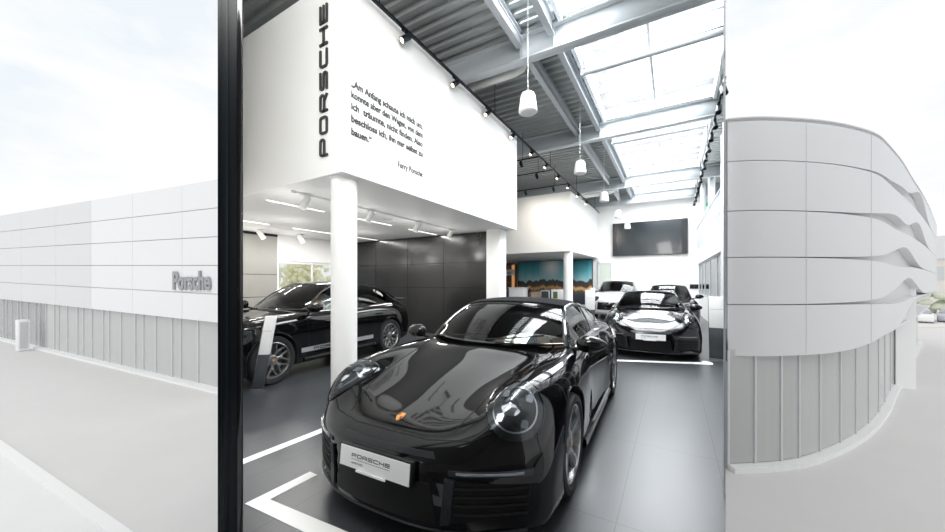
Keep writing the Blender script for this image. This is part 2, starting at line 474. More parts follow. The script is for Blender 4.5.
def ellipse(a, b, n=40, cx=0, cy=0, p=2.0, rot=0):
    out = []
    for k in range(n):
        t = 2*PI*k/n; c, s = math.cos(t), math.sin(t)
        x = a*math.copysign(abs(c)**(2/p), c); y = b*math.copysign(abs(s)**(2/p), s)
        out.append((cx+x*math.cos(rot)-y*math.sin(rot), cy+x*math.sin(rot)+y*math.cos(rot)))
    return out
def densify(poly, n=10):
    out = []
    for a, b in zip(poly, poly[1:]+poly[:1]):
        out += [(a[0]+(b[0]-a[0])*k/n, a[1]+(b[1]-a[1])*k/n) for k in range(n)]
    return out
def wheel_parts(Rt, W, rr, spokes, alloy, split):
    """wheel around the Y axis, outer face at +Y; returns [(name, mb, mat, [subs])]"""
    rot = Matrix.Rotation(-PI/2, 4, 'X')   # z -> y
    t = MB(); w = W/2; sh = Rt-rr
    t.lathe([(rr,-w*.86),(rr+sh*.35,-w),(rr+sh*.8,-w*.96),(Rt,-w*.72),(Rt,w*.72),(rr+sh*.8,w*.96),(rr+sh*.35,w),(rr,w*.86),(rr-.012,w*.8),(rr-.012,-w*.8),(rr,-w*.86)], 56, 0, rot, cap=False)
    for k in (-.35, 0, .35):
        t.lathe([(Rt+.001,w*k-.004),(Rt-.006,w*k),(Rt+.001,w*k+.004)], 56, 0, rot, cap=False)
    rim = MB()
    rim.lathe([(rr+.004,w*.9),(rr-.006,w*.93),(rr-.02,w*.8),(rr-.028,w*.4),(rr-.035,-w*.8),(rr-.02,-w*.85)], 56, 0, rot, cap=False)
    def spoke(ang, r0, r1, w0, w1, a1=None):
        a1 = ang if a1 is None else a1
        yo0, yo1 = w*.66, w*.84
        th = .03
        P0 = Vector((math.cos(ang)*r0, 0, math.sin(ang)*r0)); P1 = Vector((math.cos(a1)*r1, 0, math.sin(a1)*r1))
        d = (P1-P0).normalized(); s = Vector((-d.z, 0, d.x))
        rows = []
        for k in range(6):
            f = k/5; p = P0.lerp(P1, f); y = yo0+(yo1-yo0)*f**1.5; ww = w0+(w1-w0)*f
            rows.append([p+s*ww/2+Vector((0,y-th,0)), p+s*ww/2*.9+Vector((0,y-.006,0)), p+s*ww*.3+Vector((0,y,0)), p-s*ww*.3+Vector((0,y,0)), p-s*ww/2*.9+Vector((0,y-.006,0)), p-s*ww/2+Vector((0,y-th,0))])
        rim.grid(rows, closed=True)
    for k in range(spokes):
        a = 2*PI*k/spokes+.3
        if split:
            spoke(a, .05, rr*.55, .055, .05); spoke(a, rr*.42, rr-.015, .04, .028, a-.30); spoke(a, rr*.42, rr-.015, .04, .028, a+.30)
        else:
            spoke(a, .04, rr-.012, .062, .085)
            spoke(a+.06, .06, rr-.012, .03, .03, a+.17)
    rim.lathe([(.0,w*.60),(.075,w*.60),(.085,w*.68),(.06,w*.76),(0,w*.76)], 32, 0, rot, cap=False)
    cap = MB(); cap.lathe([(0,w*.76),(.020,w*.76),(.022,w*.80),(0,w*.81)], 24, 0, rot, cap=False)
    d = MB(); d.lathe([(0,-.03+w*.1),(rr-.05,-.03+w*.1),(rr-.05,w*.1),(.09,w*.1),(.09,w*.45),(0,w*.45)], 40, 0, rot, cap=False)
    return [('tyre', t, M['rubber']), ('rim', rim, alloy), ('hub_cap', cap, M['gold']), ('brake_disc', d, M['disc'])]
def ruled(fb, ft, n, m, bulge, bdir):
    rows = []; bd = Vector(bdir).normalized()
    for i in range(m+1):
        t = i/m; r = []
        for j in range(n+1):
            s = -1+2*j/n; a = Vector(fb(s)); b = Vector(ft(s))
            r.append(tuple(a.lerp(b, t)+bd*bulge*4*t*(1-t)))
        rows.append(r)
    return rows
def make_car(name, label, S, loc, rz, scale, group=None):
    root = thing(name, label, 'car', loc, rz, group, scale)
    bmb = body_mesh(S['keys'], S['bowf'], S['bowr'], S['xf'], S['xr'])
    bv = bvh_of(bmb)
    body = bmb.build('body', [S['paint'], M['liner'], M['interior']], root, sharp=50)
    # wheel arches cut out of the closed shell
    ax = [0, -S['wb']]
    cut = MB()
    for x, rad in zip(ax, S['arch']):
        for sg in (1, -1):
            q = Matrix.Translation((x, sg*.58, S['rt'][0 if x == 0 else 1]+.01)) @ Matrix.Rotation(-PI/2*sg, 4, 'X')
            cut.lathe([(rad,0),(rad,.7)], 64, 1, q)
    co = cut.build('cut', [S['paint'], M['liner']], root)
    md = body.modifiers.new('b', 'BOOLEAN'); md.operation = 'DIFFERENCE'; md.object = co; md.solver = 'EXACT'
    bpy.context.view_layer.update()
    dg = bpy.context.evaluated_depsgraph_get(); me = bpy.data.meshes.new_from_object(body.evaluated_get(dg), preserve_all_data_layers=False, depsgraph=dg)
    body.modifiers.clear(); body.data = me; bpy.data.objects.remove(co)
    # wells dark, tub dark
    for p in me.polygons:
        c = p.center
        for x, rad, rt in zip(ax, S['arch'], S['rt']):
            rr_ = math.hypot(c.x-x, c.z-rt-.01)
            if abs(c.y) < S['hw']-.02 and ((rr_ < rad+.004 and abs(p.normal.y) < .3 and abs(rr_-rad) < .012 and abs(c.y) > .57) or (abs(abs(c.y)-.58) < .004 and rr_ < rad)): p.material_index = 1
        if S['tub'][1] < c.x < S['tub'][0] and abs(c.y) < S['tub'][2] and c.z > .3 and c.z < S['tub'][3]: p.material_index = 2
    me.polygons.foreach_set('use_smooth', [True]*len(me.polygons)); me.set_sharp_from_angle(angle=R(42))
    # arch lips
    for x, rad, rt in zip(ax, S['arch'], S['rt']):
        for sg in (1, -1):
            pts = []; lip = MB()
            for k in range(41):
                a = R(-12)+R(204)*k/40
                p = Vector((x+math.cos(a)*(rad+.004), sg*1.4, rt+.01+math.sin(a)*(rad+.004)))
                h = bv.ray_cast(p, Vector((0,-sg,0)))
                if h[0] is not None: pts.append(h[0]+Vector((0,-sg*.006,0)))
            if len(pts) > 5: lip.tube(pts, .008, 8).build('arch_lip', S.get('lipmat', S['paint']), root)
    # wheels
    for x, i in ((0,0), (-S['wb'],1)):
        for sg in (1, -1):
            wh = bpy.data.objects.new('wheel', None); link(wh, root); wh.location = (x, sg*(S['track'][i]), S['rt'][i]); wh.empty_display_size = .1
            wh.rotation_euler = (0, 0, 0 if sg > 0 else PI)
            key = (name, i)
            if key not in WHEELS: WHEELS[key] = [p[1].build(p[0], p[2], None) for p in wheel_parts(S['rt'][i], S['tw'][i], S['rr'][i], S['spk'], S['alloy'], S['split'])]; src = WHEELS[key]; new = src
            else:
                new = []
                for p in WHEELS[key]:
                    c = p.copy(); C.objects.link(c); new.append(c)
            for p in new: p.parent = wh
    # greenhouse
    wb_, wt, re_, rb = S['ws_base'], S['ws_top'], S['roof_end'], S['rear_base']
    cv = lambda q: (lambda s: (q[0]-q[1]*s*s, q[2]*s, q[3]-q[4]*abs(s)**2.4))
    ws = ruled(cv(wb_), cv(wt), 24, 12, S['wsb'], (.6,0,1))
    vs, fs = solid_sheet(ws, .005); MB().add(vs, fs, 0, True).build('windscreen', S['wglass'], root)
    rf = ruled(cv(wt), cv(re_), 24, 20, S['rfb'], (0,0,1))
    vs, fs = solid_sheet(rf, .03); MB().add(vs, fs, 0, True).build('roof', S['roofmat'], root)
    rg = ruled(cv(re_), cv(rb), 24, 12, S['rgb'], (-.5,0,1))
    vs, fs = solid_sheet(rg, .005); MB().add(vs, fs, 0, True).build('rear_window', S['sglass'], root)
    for sg in (1, -1):
        A0 = Vector(cv(wb_)(sg)); A1 = Vector(cv(wt)(sg)); R1 = Vector(cv(re_)(sg)); R0 = Vector(cv(rb)(sg))
        pl = MB()
        pil = [A0+Vector((.03,sg*.01,-.03))]+[Vector(ws[i][24 if sg > 0 else 0]) for i in range(1, 12)]
        rail = [Vector(rf[i][24 if sg > 0 else 0]) for i in range(0, 21)]
        pl.tube(pil+rail, [.03]*3+[.024]*(len(pil+rail)-3), 10)
        rl = [Vector(rg[i][24 if sg > 0 else 0]) for i in range(13)]
        pl.tube(rl, .02, 8)
        pl.build('window_pillar', S['pillar'], root)
        hd = MB()
        if sg > 0:
            hd.tube([Vector(p)+Vector((0,0,-.004)) for p in ws[12]], .020, 8); hd.tube([Vector(p) for p in ws[0]], .012, 8)
            hd.build('windscreen_frame', S['pillar'], root)
        # side: ruled between belt line and roof edge
        nb = 40
        def belt(f):
            p = A0.lerp(R0, f); z = S['beltz'](f); y = S['belty'](f)
            return Vector((p.x, sg*y, z))
        def top(f):
            if f < S['ft']:
                g = f/S['ft']; k = g*(len(rail)-1); i = int(min(len(rail)-2, k)); return rail[i].lerp(rail[i+1], k-i)
            g = (f-S['ft'])/(1-S['ft']); k = g*12; i = int(min(11, k)); return rl[i].lerp(rl[i+1], k-i)
        for (f0, f1, nm, mt, off) in S['side']:
            rows = []
            for a in range(11):
                t = a/10; r = []
                for b in range(13):
                    f = f0+(f1-f0)*b/12
                    p = belt(f).lerp(top(f), t); p += Vector((0, sg*(.03*4*t*(1-t)*.5+off), 0)); r.append(tuple(p))
                rows.append(r)
            vs, fs = solid_sheet(rows, .006, flip=(sg > 0)); MB().add(vs, fs, 0, True).build(nm, mt, root)
    # hood and door gaps
    g = MB()
    for ln in S['gaps_top']:
        for sg in (1, -1): drape(bv, g, [(x, sg*y, 0) for x, y in ln], (0,0,-1), .006)
    for ln in S['gaps_side']:
        for sg in (1, -1): drape(bv, g, [(x, 0, z) for x, z in ln], (0,-sg,0), .005)
    g.build('shut_line', M['groove'], root, fix=False)
    # headlights
    for sg in (1, -1):
        hx, hy, hz, ea, eb, tilt, D = S['head']
        D = Vector((D[0], -sg*D[1], D[2])).normalized()
        Uv = Vector((0,1,0)); Uv = (Uv-D*Uv.dot(D)).normalized(); Vv = Uv.cross(D).normalized()
        if Vv.z < 0: Vv = -Vv
        o = Vector((hx, sg*hy, hz))
        el = ellipse(ea, eb, 48, p=S['hp'], rot=sg*tilt)
        h = decal(bv, MB(), el, o, Uv, Vv, D, off=.002, skirt=.01).build('headlamp', M['lamp_dark'], root)
        decal(bv, MB(), [(u*1.05, v*1.05) for u, v in el], o, Uv, Vv, D, off=.010, rings=2, hole=.94, skirt=.012).build('bezel', S['bezel'], h)
        decal(bv, MB(), el, o, Uv, Vv, D, off=.012, dome=.022).build('lens', M['lampglass'], h)
        for (du, dv) in S['leds']:
            decal(bv, MB(), ellipse(ea*.12, eb*.13, 12, cx=sg*du*ea, cy=dv*eb, p=4), o, Uv, Vv, D, off=.008, rings=1).build('led', M['led'], h)
        pj = MB()
        decal(bv, pj, ellipse(ea*.34, ea*.34, 24, cx=sg*-.02, cy=0), o, Uv, Vv, D, off=.006, rings=3, dome=.012)
        pj.build('projector', M['chrome'], h)
        rg_ = MB()
        decal(bv, rg_, [(u*.78, v*.78) for u, v in el], o, Uv, Vv, D, off=.005, rings=1, hole=.93, skirt=.002)
        rg_.build('reflector_ring', M['alloy'], h)
    # front bumper patches (thrown from the front)
    for nm, poly, mt, off, both in S['front']:
        for sg in ((1, -1) if both else (1,)):
            q = densify([(sg*a, b) for a, b in poly], 8)
            decal(bv, MB(), q, (0,0,0), (0,1,0), (0,0,1), (-1,0,0), off=off, skirt=.008, rings=4).build(nm, M[mt] if isinstance(mt, str) else mt, root)
    # number plate
    px, pz, pw, ph, tilt = S['plate']
    q = Matrix.Translation((px, 0, pz)) @ Matrix.Rotation(tilt, 4, 'Y')
    holder = MB().box(-.03, 0, -pw/2-.012, pw/2+.012, -ph/2-.012, ph/2+.01, 0, q).build('plate_holder', M['plastic'], root, bevel=.003)
    pl = MB().box(0, .004, -pw/2, pw/2, -ph/2, ph/2, 0, q).build('number_plate', M['plate'], root)
    if S.get('plate_text'):
        F0 = q @ frame((.0041, -pw*.32, .004), (0,1,0), (0,0,1))
        w = word_mb('PORSCHE', F0, .036, .0065, .021, .0045, .0006)
        text_mb('APPROVED', q @ frame((.0041, -pw*.32, -.034), (0,1,0), (0,0,1)), width=.09, height=.012, depth=.0006, mb=w)
        w.box(0.0041, .0047, -pw*.32, pw*.24, -.0085, -.0065, 0, q)
        w.build('plate_lettering', M['ink'], pl)
        lb = MB().box(.004, .012, -.12, .10, -ph/2-.012, -ph/2-.001, 0, q); lb.build('holder_strip', M['plate'], holder)
    # crest
    cx, cr = S['crest']
    o = Vector((cx, 0, 0)); h, nn = cast(bv, o, (0,0,-1))
    shield = [(0,-1.0),(.45,-.72),(.8,-.25),(.85,.35),(.8,.85),(.4,.95),(0,.88),(-.4,.95),(-.8,.85),(-.85,.35),(-.8,-.25),(-.45,-.72)]
    cb = decal(bv, MB(), densify([(a*cr*.8, b*cr) for a, b in shield], 3), (cx,0,0), (0,-1,0), (-1,0,0), (0,0,-1), off=.004, skirt=.004, rings=2, dome=.003).build('bonnet_crest', M['gold'], root)
    st = MB()
    for (a, b, w_, h_) in ((.45,.5,.25,.3), (-.45,-.25,.22,.28)):
        decal(bv, st, densify([((a-w_)*cr*.8,(b-h_)*cr),((a+w_)*cr*.8,(b-h_)*cr),((a+w_)*cr*.8,(b+h_)*cr),((a-w_)*cr*.8,(b+h_)*cr)], 2), (cx,0,0), (0,-1,0), (-1,0,0), (0,0,-1), off=.0075, skirt=.001, rings=1)
    st.build('crest_field', M['red'], cb)
    # mirrors
    for sg in (1, -1):
        mx, my, mz, ms = S['mirror']
        m = MB(); m.sphere((0,0,0), 1, 24, 0, (.085*ms, .125*ms, .072*ms))
        mb2 = MB()
        for v in m.v:
            x, y, z = v; k = 1
            if x < -.03*ms: x = -.03*ms
            mb2.v.append((mx+x-.35*abs(y)*0 - .12*y*1.0, sg*(my+y), mz+z*(1-.25*(y/.125/ms))))
        mb2.f = m.f; mb2.m = m.m; mb2.sm = m.sm
        mo = mb2.build('door_mirror', S['mirmat'], root, sharp=60)
        mg = MB(); mg.add([(mx-.033*ms-.12*y, sg*(my+y), mz+z) for y, z in [(a*.105*ms, b*.05*ms) for a, b in ellipse(1,1,24,p=3)]], [tuple(range(24))])
        mg.build('mirror_glass', M['chrome'], mo, fix=False)
        ar = MB(); ar.tube([(mx-.06, sg*(my-.20*ms), mz-.055*ms-.02), (mx-.02, sg*(my-.14*ms), mz-.055*ms), (mx, sg*(my-.06*ms), mz-.045*ms)], .018*ms, 8); ar.build('mirror_arm', M['plastic'], mo)
    # seats, steering wheel, dashboard
    for sx, sy in S['seats']:
        st = MB(); z = S['seatz']
        st.box(sx-.25, sx+.25, sy-.24, sy+.24, z, z+.16)
        st.prism([(sx-.42, z+.1),(sx-.26, z+.12),(sx-.36, z+.62),(sx-.46, z+.60)], sy-.22, sy+.22, 0, Matrix(((1,0,0,0),(0,0,1,0),(0,1,0,0),(0,0,0,1))))
        st.box(sx-.47, sx-.36, sy-.13, sy+.13, z+.60, z+.80)
        st.build('seat', M['tan'], root, bevel=.035, sharp=60)
    stw = MB(); sx, sy, sz = S['wheelpos']
    q = Matrix.Translation((sx, sy, sz)) @ Matrix.Rotation(R(-65), 4, 'Y')
    stw.tube([q @ Vector((.17*math.cos(a), .17*math.sin(a), 0)) for a in [2*PI*k/24 for k in range(25)]], .014, 8, up=(0,1,.3))
    stw.box(-.15, .15, -.02, .02, -.01, .01, 0, q); stw.box(-.04, .04, -.04, .04, -.02, .015, 0, q)
    stw.build('steering_wheel', M['plastic'], root)
    rm = MB(); ix, iz = S['inmir']; rm.box(ix-.01, ix+.01, -.11, .11, iz-.03, iz+.03); rm.cyl((ix,0,iz), (ix+.03,0,iz+.07), .008, 8); rm.build('rear_view_mirror', M['plastic'], root, bevel=.006)
    # door handles, wipers
    for sg in (1, -1):
        for hx, hz in S['handles']:
            h, nn = cast(bv, (hx, 0, hz), (0,-sg,0)); dh = MB()
            dh.box(hx-.1, hx+.1, h.y-.012, h.y+.018 if sg > 0 else h.y+.012, hz-.012, hz+.012) if sg > 0 else dh.box(hx-.1, hx+.1, h.y-.018, h.y+.012, hz-.012, hz+.012)
            dh.build('door_handle', S['paint'], root, bevel=.006)
    for s0, s1 in ((-.75,-.05), (.0,.72)):
        wp = MB()
        pts = [Vector(cv(wb_)(s0+(s1-s0)*k/10)) + Vector((-.03-.06*k/10, 0, .028+.045*k/10)) for k in range(11)]
        wp.tube(pts, .007, 6).build('wiper', M['plastic'], root)
    if 'extra' in S: S['extra'](root, bv)
    return root
WHEELS = {}
def full(keys, tail=None):
    return keys
def K9(x, top, side, zb, yb=.5):
    """top: five (y,z); side: three (y,z)"""
    return (x, top+side+[(yb, zb), (0, zb)])
K911 = [
 K9(1.00, [(0,.49),(.3,.49),(.55,.488),(.72,.48),(.81,.465)], [(.85,.40),(.855,.27),(.82,.19)], .17),
 K9(.975,[(0,.555),(.3,.553),(.55,.555),(.70,.56),(.82,.54)], [(.87,.44),(.875,.25),(.85,.145)], .13),
 K9(.90, [(0,.605),(.3,.605),(.50,.618),(.67,.665),(.815,.61)], [(.89,.49),(.895,.27),(.87,.13)], .115),
 K9(.74, [(0,.662),(.3,.664),(.48,.70),(.665,.785),(.815,.71)], [(.90,.55),(.91,.28),(.88,.13)], .115),
 K9(.50, [(0,.722),(.3,.722),(.48,.765),(.675,.855),(.82,.795)], [(.905,.62),(.92,.30),(.89,.13)], .115),
 K9(.20, [(0,.79),(.3,.785),(.50,.815),(.69,.885),(.825,.84)], [(.915,.66),(.92,.30),(.89,.13)], .115),
 K9(-.10,[(0,.85),(.3,.842),(.50,.85),(.70,.895),(.83,.855)], [(.915,.68),(.915,.30),(.89,.14)], .115),
 K9(-.35,[(0,.90),(.3,.89),(.52,.882),(.71,.90),(.825,.865)], [(.905,.70),(.905,.31),(.88,.15)], .115),
 K9(-.68,[(0,.915),(.3,.905),(.57,.895),(.725,.905),(.82,.87)], [(.895,.70),(.90,.32),(.88,.155)], .12),
 K9(-.83,[(0,.70),(.3,.70),(.62,.68),(.725,.915),(.81,.885)], [(.885,.71),(.89,.33),(.875,.16)], .12),
 K9(-1.0,[(0,.44),(.3,.44),(.64,.46),(.722,.92),(.80,.89)], [(.88,.71),(.885,.34),(.87,.16)], .12),
 K9(-1.25,[(0,.42),(.3,.42),(.64,.45),(.72,.925),(.795,.90)], [(.88,.72),(.885,.35),(.87,.16)], .12),
 K9(-1.70,[(0,.45),(.3,.45),(.64,.5),(.72,.935),(.80,.91)], [(.895,.73),(.895,.35),(.875,.16)], .12),
 K9(-1.98,[(0,.90),(.3,.90),(.6,.91),(.73,.95),(.84,.915)], [(.92,.75),(.915,.35),(.89,.16)], .12),
 K9(-2.30,[(0,1.0),(.3,.99),(.55,.97),(.73,.975),(.86,.925)], [(.945,.74),(.935,.34),(.90,.17)], .13),
 K9(-2.60,[(0,.985),(.3,.975),(.55,.95),(.73,.95),(.865,.89)], [(.945,.71),(.935,.34),(.90,.18)], .14),
 K9(-3.00,[(0,.905),(.3,.90),(.55,.885),(.74,.87),(.86,.81)], [(.93,.66),(.92,.34),(.88,.2)], .16),
 K9(-3.30,[(0,.80),(.3,.80),(.55,.79),(.74,.775),(.84,.72)], [(.90,.58),(.89,.36),(.86,.25)], .2),
 K9(-3.45,[(0,.67),(.3,.67),(.55,.66),(.73,.645),(.81,.60)], [(.86,.52),(.86,.38),(.82,.3)], .27),
 K9(-3.50,[(0,.58),(.3,.58),(.55,.575),(.72,.565),(.80,.54)], [(.84,.49),(.84,.41),(.8,.35)], .33),
]
def extra911(root, bv):
    for sg in (1, -1):
        sl = MB()
        for z in (.255, .30, .345, .39):
            pts = [(1.3, sg*(.47+.34*k/12), z-.004*k/12) for k in range(13)]
            H = [cast(bv, p, (-1,0,0)) for p in pts]
            sl.tube([h[0]+h[1]*.008 for h in H], .0065, 6)
        sl.build('intake_slat', M['plastic'], root)
    lp = MB()
    pts = []
    for k in range(41):
        y = -.80+1.60*k/40; h = cast(bv, (1.2, y, .155), (-1,0,0)); pts.append(h[0]+h[1]*.002)
    lp.tube(pts, .016, 8, flat=.7); lp.build('front_lip', M['dark_plastic'], root)
    for sg in (1, -1):
        sk = MB(); sk.tube([(x, sg*(.895+.01*math.sin((x+.4)*-1.5)), .175) for x in np.linspace(-.42, -2.02, 18)], .028, 8, flat=1.5)
        sk.build('side_skirt', M['paint'], root)
    for sg in (1, -1):
        it = MB()
        decal(bv, it, densify([(-2.02,.55),(-1.86,.86),(-1.80,.84),(-1.88,.5)], 6), (0,0,0), (1,0,0), (0,0,1), (0,-sg,0), off=.003, rings=3)
        it.build('side_vent', M['plastic'], root)
S911 = dict(keys=K911, bowf=.40, bowr=.30, xf=-.05, xr=-2.6, wb=2.45, arch=(.385,.395), rt=(.345,.357), tw=(.25,.30), rr=(.262,.272), track=(.79,.79),
  spk=5, alloy=M['alloy'], split=False, hw=.93, paint=M['paint'], tub=(-.80,-1.9,.71,.895),
  ws_base=(-.40,.27,.70,.925,.0), ws_top=(-1.02,.15,.56,1.262,.05), roof_end=(-2.02,.06,.58,1.215,.05), rear_base=(-2.85,-.12,.62,.965,.01),
  wsb=.035, rfb=.045, rgb=.05, wglass=M['carglass'], sglass=M['carglass_dark'], roofmat=M['fabric'], pillar=M['blackgloss'],
  beltz=lambda f: .905+.05*f, belty=lambda f: .735+.01*math.sin(f*PI)-.05*max(0, f-.6), ft=.66,
  side=[(.0,.50,'side_window',M['carglass'],0.0), (.50,.66,'roll_hoop',M['hoop'],.012), (.66,.9,'rear_side_window',M['carglass_dark'],.0)],
  gaps_top=[[(.905,0),(.895,.28),(.83,.52),(.66,.80)], [(.83,.40),(.6,.46),(.3,.50),(-.1,.56),(-.45,.63)]],
  gaps_side=[[(-.62,.9),(-.60,.5),(-.56,.22)], [(-1.78,.92),(-1.80,.6),(-1.72,.22)], [(-.56,.22),(-1.72,.22)]],
  head=(.55,.680,.715, .160,.180, .10, (-.90,.22,-.52)), hp=2.1, bezel=M['paint'], leds=[(-.42,.42),(.42,.42),(-.42,-.42),(.42,-.42)],
  front=[('intake', [(.44,.205),(.80,.24),(.82,.40),(.44,.43)], 'plastic', .003, True),
         ('intake_blade', [(.40,.19),(.45,.20),(.47,.43),(.42,.44)], 'dark_plastic', .012, True),
         ('lower_grille', [(-.38,.19),(.38,.19),(.34,.40),(-.34,.40)], 'plastic', .003, False),
         ('daytime_light', [(.44,.455),(.83,.445),(.83,.478),(.44,.485)], 'lamp_dark', .006, True),
         ('light_strip', [(.48,.467),(.79,.460),(.79,.472),(.48,.478)], 'led', .012, True),
         ('upper_slot', [(-.36,.525),(.36,.525),(.34,.552),(-.34,.552)], 'dark_plastic', .003, False)],
  plate=(1.035,.455,.52,.115,R(-6)), plate_text=True, crest=(.80,.036), mirror=(-.60,.93,.955,1.0), mirmat=M['paint'],
  seats=[(-1.25,.36),(-1.25,-.36)], seatz=.45, wheelpos=(-.86,.36,.86), inmir=(-.98,1.17), handles=[(-1.55,.76)], extra=extra911)
KSUV = [
 K9(.93,[(0,.80),(.3,.80),(.55,.795),(.72,.78),(.82,.75)], [(.87,.66),(.87,.45),(.84,.34)], .31),
 K9(.90,[(0,.87),(.3,.87),(.55,.865),(.72,.855),(.83,.82)], [(.90,.70),(.905,.42),(.87,.27)], .25),
 K9(.80,[(0,.93),(.3,.93),(.55,.935),(.70,.94),(.84,.90)], [(.93,.74),(.94,.40),(.90,.22)], .2),
 K9(.55,[(0,1.0),(.3,1.0),(.55,1.01),(.72,1.02),(.87,.98)], [(.965,.80),(.97,.42),(.93,.22)], .2),
 K9(.20,[(0,1.05),(.3,1.05),(.55,1.06),(.74,1.07),(.88,1.03)], [(.98,.85),(.985,.42),(.94,.22)], .2),
 K9(-.2,[(0,1.09),(.3,1.09),(.55,1.095),(.76,1.09),(.89,1.05)], [(.975,.86),(.97,.45),(.94,.24)], .2),
 K9(-.5,[(0,1.13),(.3,1.125),(.6,1.11),(.78,1.10),(.89,1.06)], [(.965,.87),(.955,.48),(.94,.26)], .2),
 K9(-.68,[(0,1.13),(.3,1.13),(.65,1.11),(.79,1.11),(.89,1.07)], [(.96,.87),(.955,.48),(.94,.26)], .2),
 K9(-.95,[(0,.75),(.3,.75),(.72,.75),(.80,1.12),(.88,1.08)], [(.96,.88),(.95,.48),(.945,.26)], .2),
 K9(-1.8,[(0,.6),(.3,.6),(.72,.62),(.80,1.13),(.88,1.09)], [(.96,.89),(.95,.48),(.945,.26)], .2),
 K9(-2.7,[(0,.7),(.3,.7),(.7,.72),(.80,1.15),(.89,1.11)], [(.975,.91),(.975,.46),(.94,.25)], .2),
 K9(-3.1,[(0,1.12),(.3,1.12),(.6,1.13),(.79,1.17),(.89,1.11)], [(.985,.92),(.985,.5),(.94,.26)], .22),
 K9(-3.5,[(0,1.17),(.3,1.17),(.6,1.16),(.76,1.14),(.87,1.07)], [(.97,.90),(.97,.5),(.93,.28)], .26),
 K9(-3.8,[(0,1.13),(.3,1.13),(.6,1.11),(.74,1.08),(.84,1.0)], [(.93,.85),(.93,.5),(.9,.32)], .3),
 K9(-3.93,[(0,.95),(.3,.95),(.6,.93),(.72,.90),(.8,.85)], [(.86,.75),(.86,.5),(.82,.38)], .36),
]
def extrasuv(root, bv):
    for sg in (1, -1):
        st = MB()
        decal(bv, st, densify([(-.50,.42),(-2.30,.42),(-2.30,.50),(-.50,.50)], 14), (0,0,0), (1,0,0), (0,0,1), (0,-sg,0), off=.003, rings=3)
        st.build('side_stripe', SUVMAT['stripe'], root)
        # raised script on the stripe
        q0, nn = cast(bv, (-1.2, 0, .46), (0,-sg,0))
        F0 = frame((-1.75 if sg < 0 else -.75, q0.y+sg*.012, .435), (1 if sg < 0 else -1,0,0), (0,0,1))
        word_mb('PORSCHE', F0, .115, .02, .05, .012, .004).build('stripe_lettering', SUVMAT['stripe_text'], root)
        rb_ = MB(); rb_.tube([(x, sg*.955, .30) for x in np.linspace(-.55, -2.35, 14)], .03, 8, flat=1.2); rb_.build('rocker_trim', M['plastic'], root)
        tl = MB(); decal(bv, tl, densify([(.45,.93),(.84,.90),(.84,.98),(.45,1.0)], 5), (0,0,0), (0,sg,0), (0,0,1), (1,0,0), off=.004, rings=2); tl.build('tail_lamp', SUVMAT['tail'], root)
    sp = MB(); sp.add(*solid_sheet([[(-3.62-.03*abs(s), .70*s, 1.235-.02*s*s), (-3.83-.02*abs(s), .72*s, 1.262-.02*s*s)] for s in np.linspace(-1,1,15)], .02), 0, True); sp.build('rear_spoiler', M['plastic'], root)
    gr = MB()
    for z in (.44, .52, .60, .68):
        pts = [cast(bv, (1.3, y, z), (-1,0,0)) for y in np.linspace(-.62,.62,25)]
        gr.tube([h[0]+h[1]*.01 for h in pts], .010, 6)
    gr.build('grille_bar', M['dark_plastic'], root)
SUVMAT = dict(stripe=pbr('stripe_silver', (.40,.41,.42), .35, metal=.5), stripe_text=M['plastic'], tail=pbr('tail_red', (.10,.004,.004), .15, coat=1))
SSUV = dict(keys=KSUV, bowf=.34, bowr=.25, xf=0, xr=-2.9, wb=2.895, arch=(.43,.43), rt=(.39,.39), tw=(.28,.30), rr=(.285,.285), track=(.83,.83),
  spk=7, alloy=M['alloy_dark'], split=True, hw=.98, paint=M['paint'], tub=(-.8,-3.0,.78,1.09), lipmat=M['blackgloss'],
  ws_base=(-.52,.26,.76,1.145,.0), ws_top=(-1.22,.16,.62,1.60,.05), roof_end=(-2.75,.0,.60,1.575,.05), rear_base=(-3.66,-.10,.66,1.17,.01),
  wsb=.04, rfb=.06, rgb=.04, wglass=M['carglass'], sglass=M['carglass_dark'], roofmat=M['paint'], pillar=M['blackgloss'],
  beltz=lambda f: 1.10+.075*f, belty=lambda f: .80-.02*f-.08*max(0, f-.75), ft=.62,
  side=[(.0,.36,'side_window',M['carglass'],0.0), (.355,.385,'door_pillar',M['blackgloss'],.004), (.38,.62,'side_window',M['carglass_dark'],0.0), (.62,.78,'side_window',M['carglass_dark'],.0), (.775,1.0,'rear_quarter',M['paint'],.0)],
  gaps_top=[[(.80,0),(.78,.4),(.70,.62),(.3,.78),(-.2,.83),(-.5,.84)]],
  gaps_side=[[(-.62,1.08),(-.66,.5),(-.6,.26)], [(-1.72,1.1),(-1.74,.3)], [(-2.75,1.12),(-2.5,.8),(-2.42,.3)], [(-.6,.40),(-2.42,.40)]],
  head=(.68,.70,.84, .20,.105, -.1, (-.9,.35,-.25)), hp=2.6, bezel=M['blackgloss'], leds=[(-.45,.35),(.45,.35),(-.45,-.35),(.45,-.35)],
  front=[('grille', [(-.60,.40),(.60,.40),(.56,.72),(-.56,.72)], 'plastic', .003, False),
         ('side_intake', [(.66,.36),(.82,.38),(.84,.62),(.66,.60)], 'plastic', .003, True),
         ('light_strip', [(.66,.64),(.83,.65),(.83,.672),(.66,.665)], 'led', .008, True)],
  plate=(.96,.55,.50,.11,R(-2)), crest=(.83,.04), mirror=(-.72,1.05,1.20,1.2), mirmat=M['paint'],
  seats=[(-1.55,.40),(-1.55,-.40)], seatz=.62, wheelpos=(-1.15,.40,1.10), inmir=(-1.16,1.46), handles=[(-1.5,.93),(-2.5,.95)], extra=extrasuv)

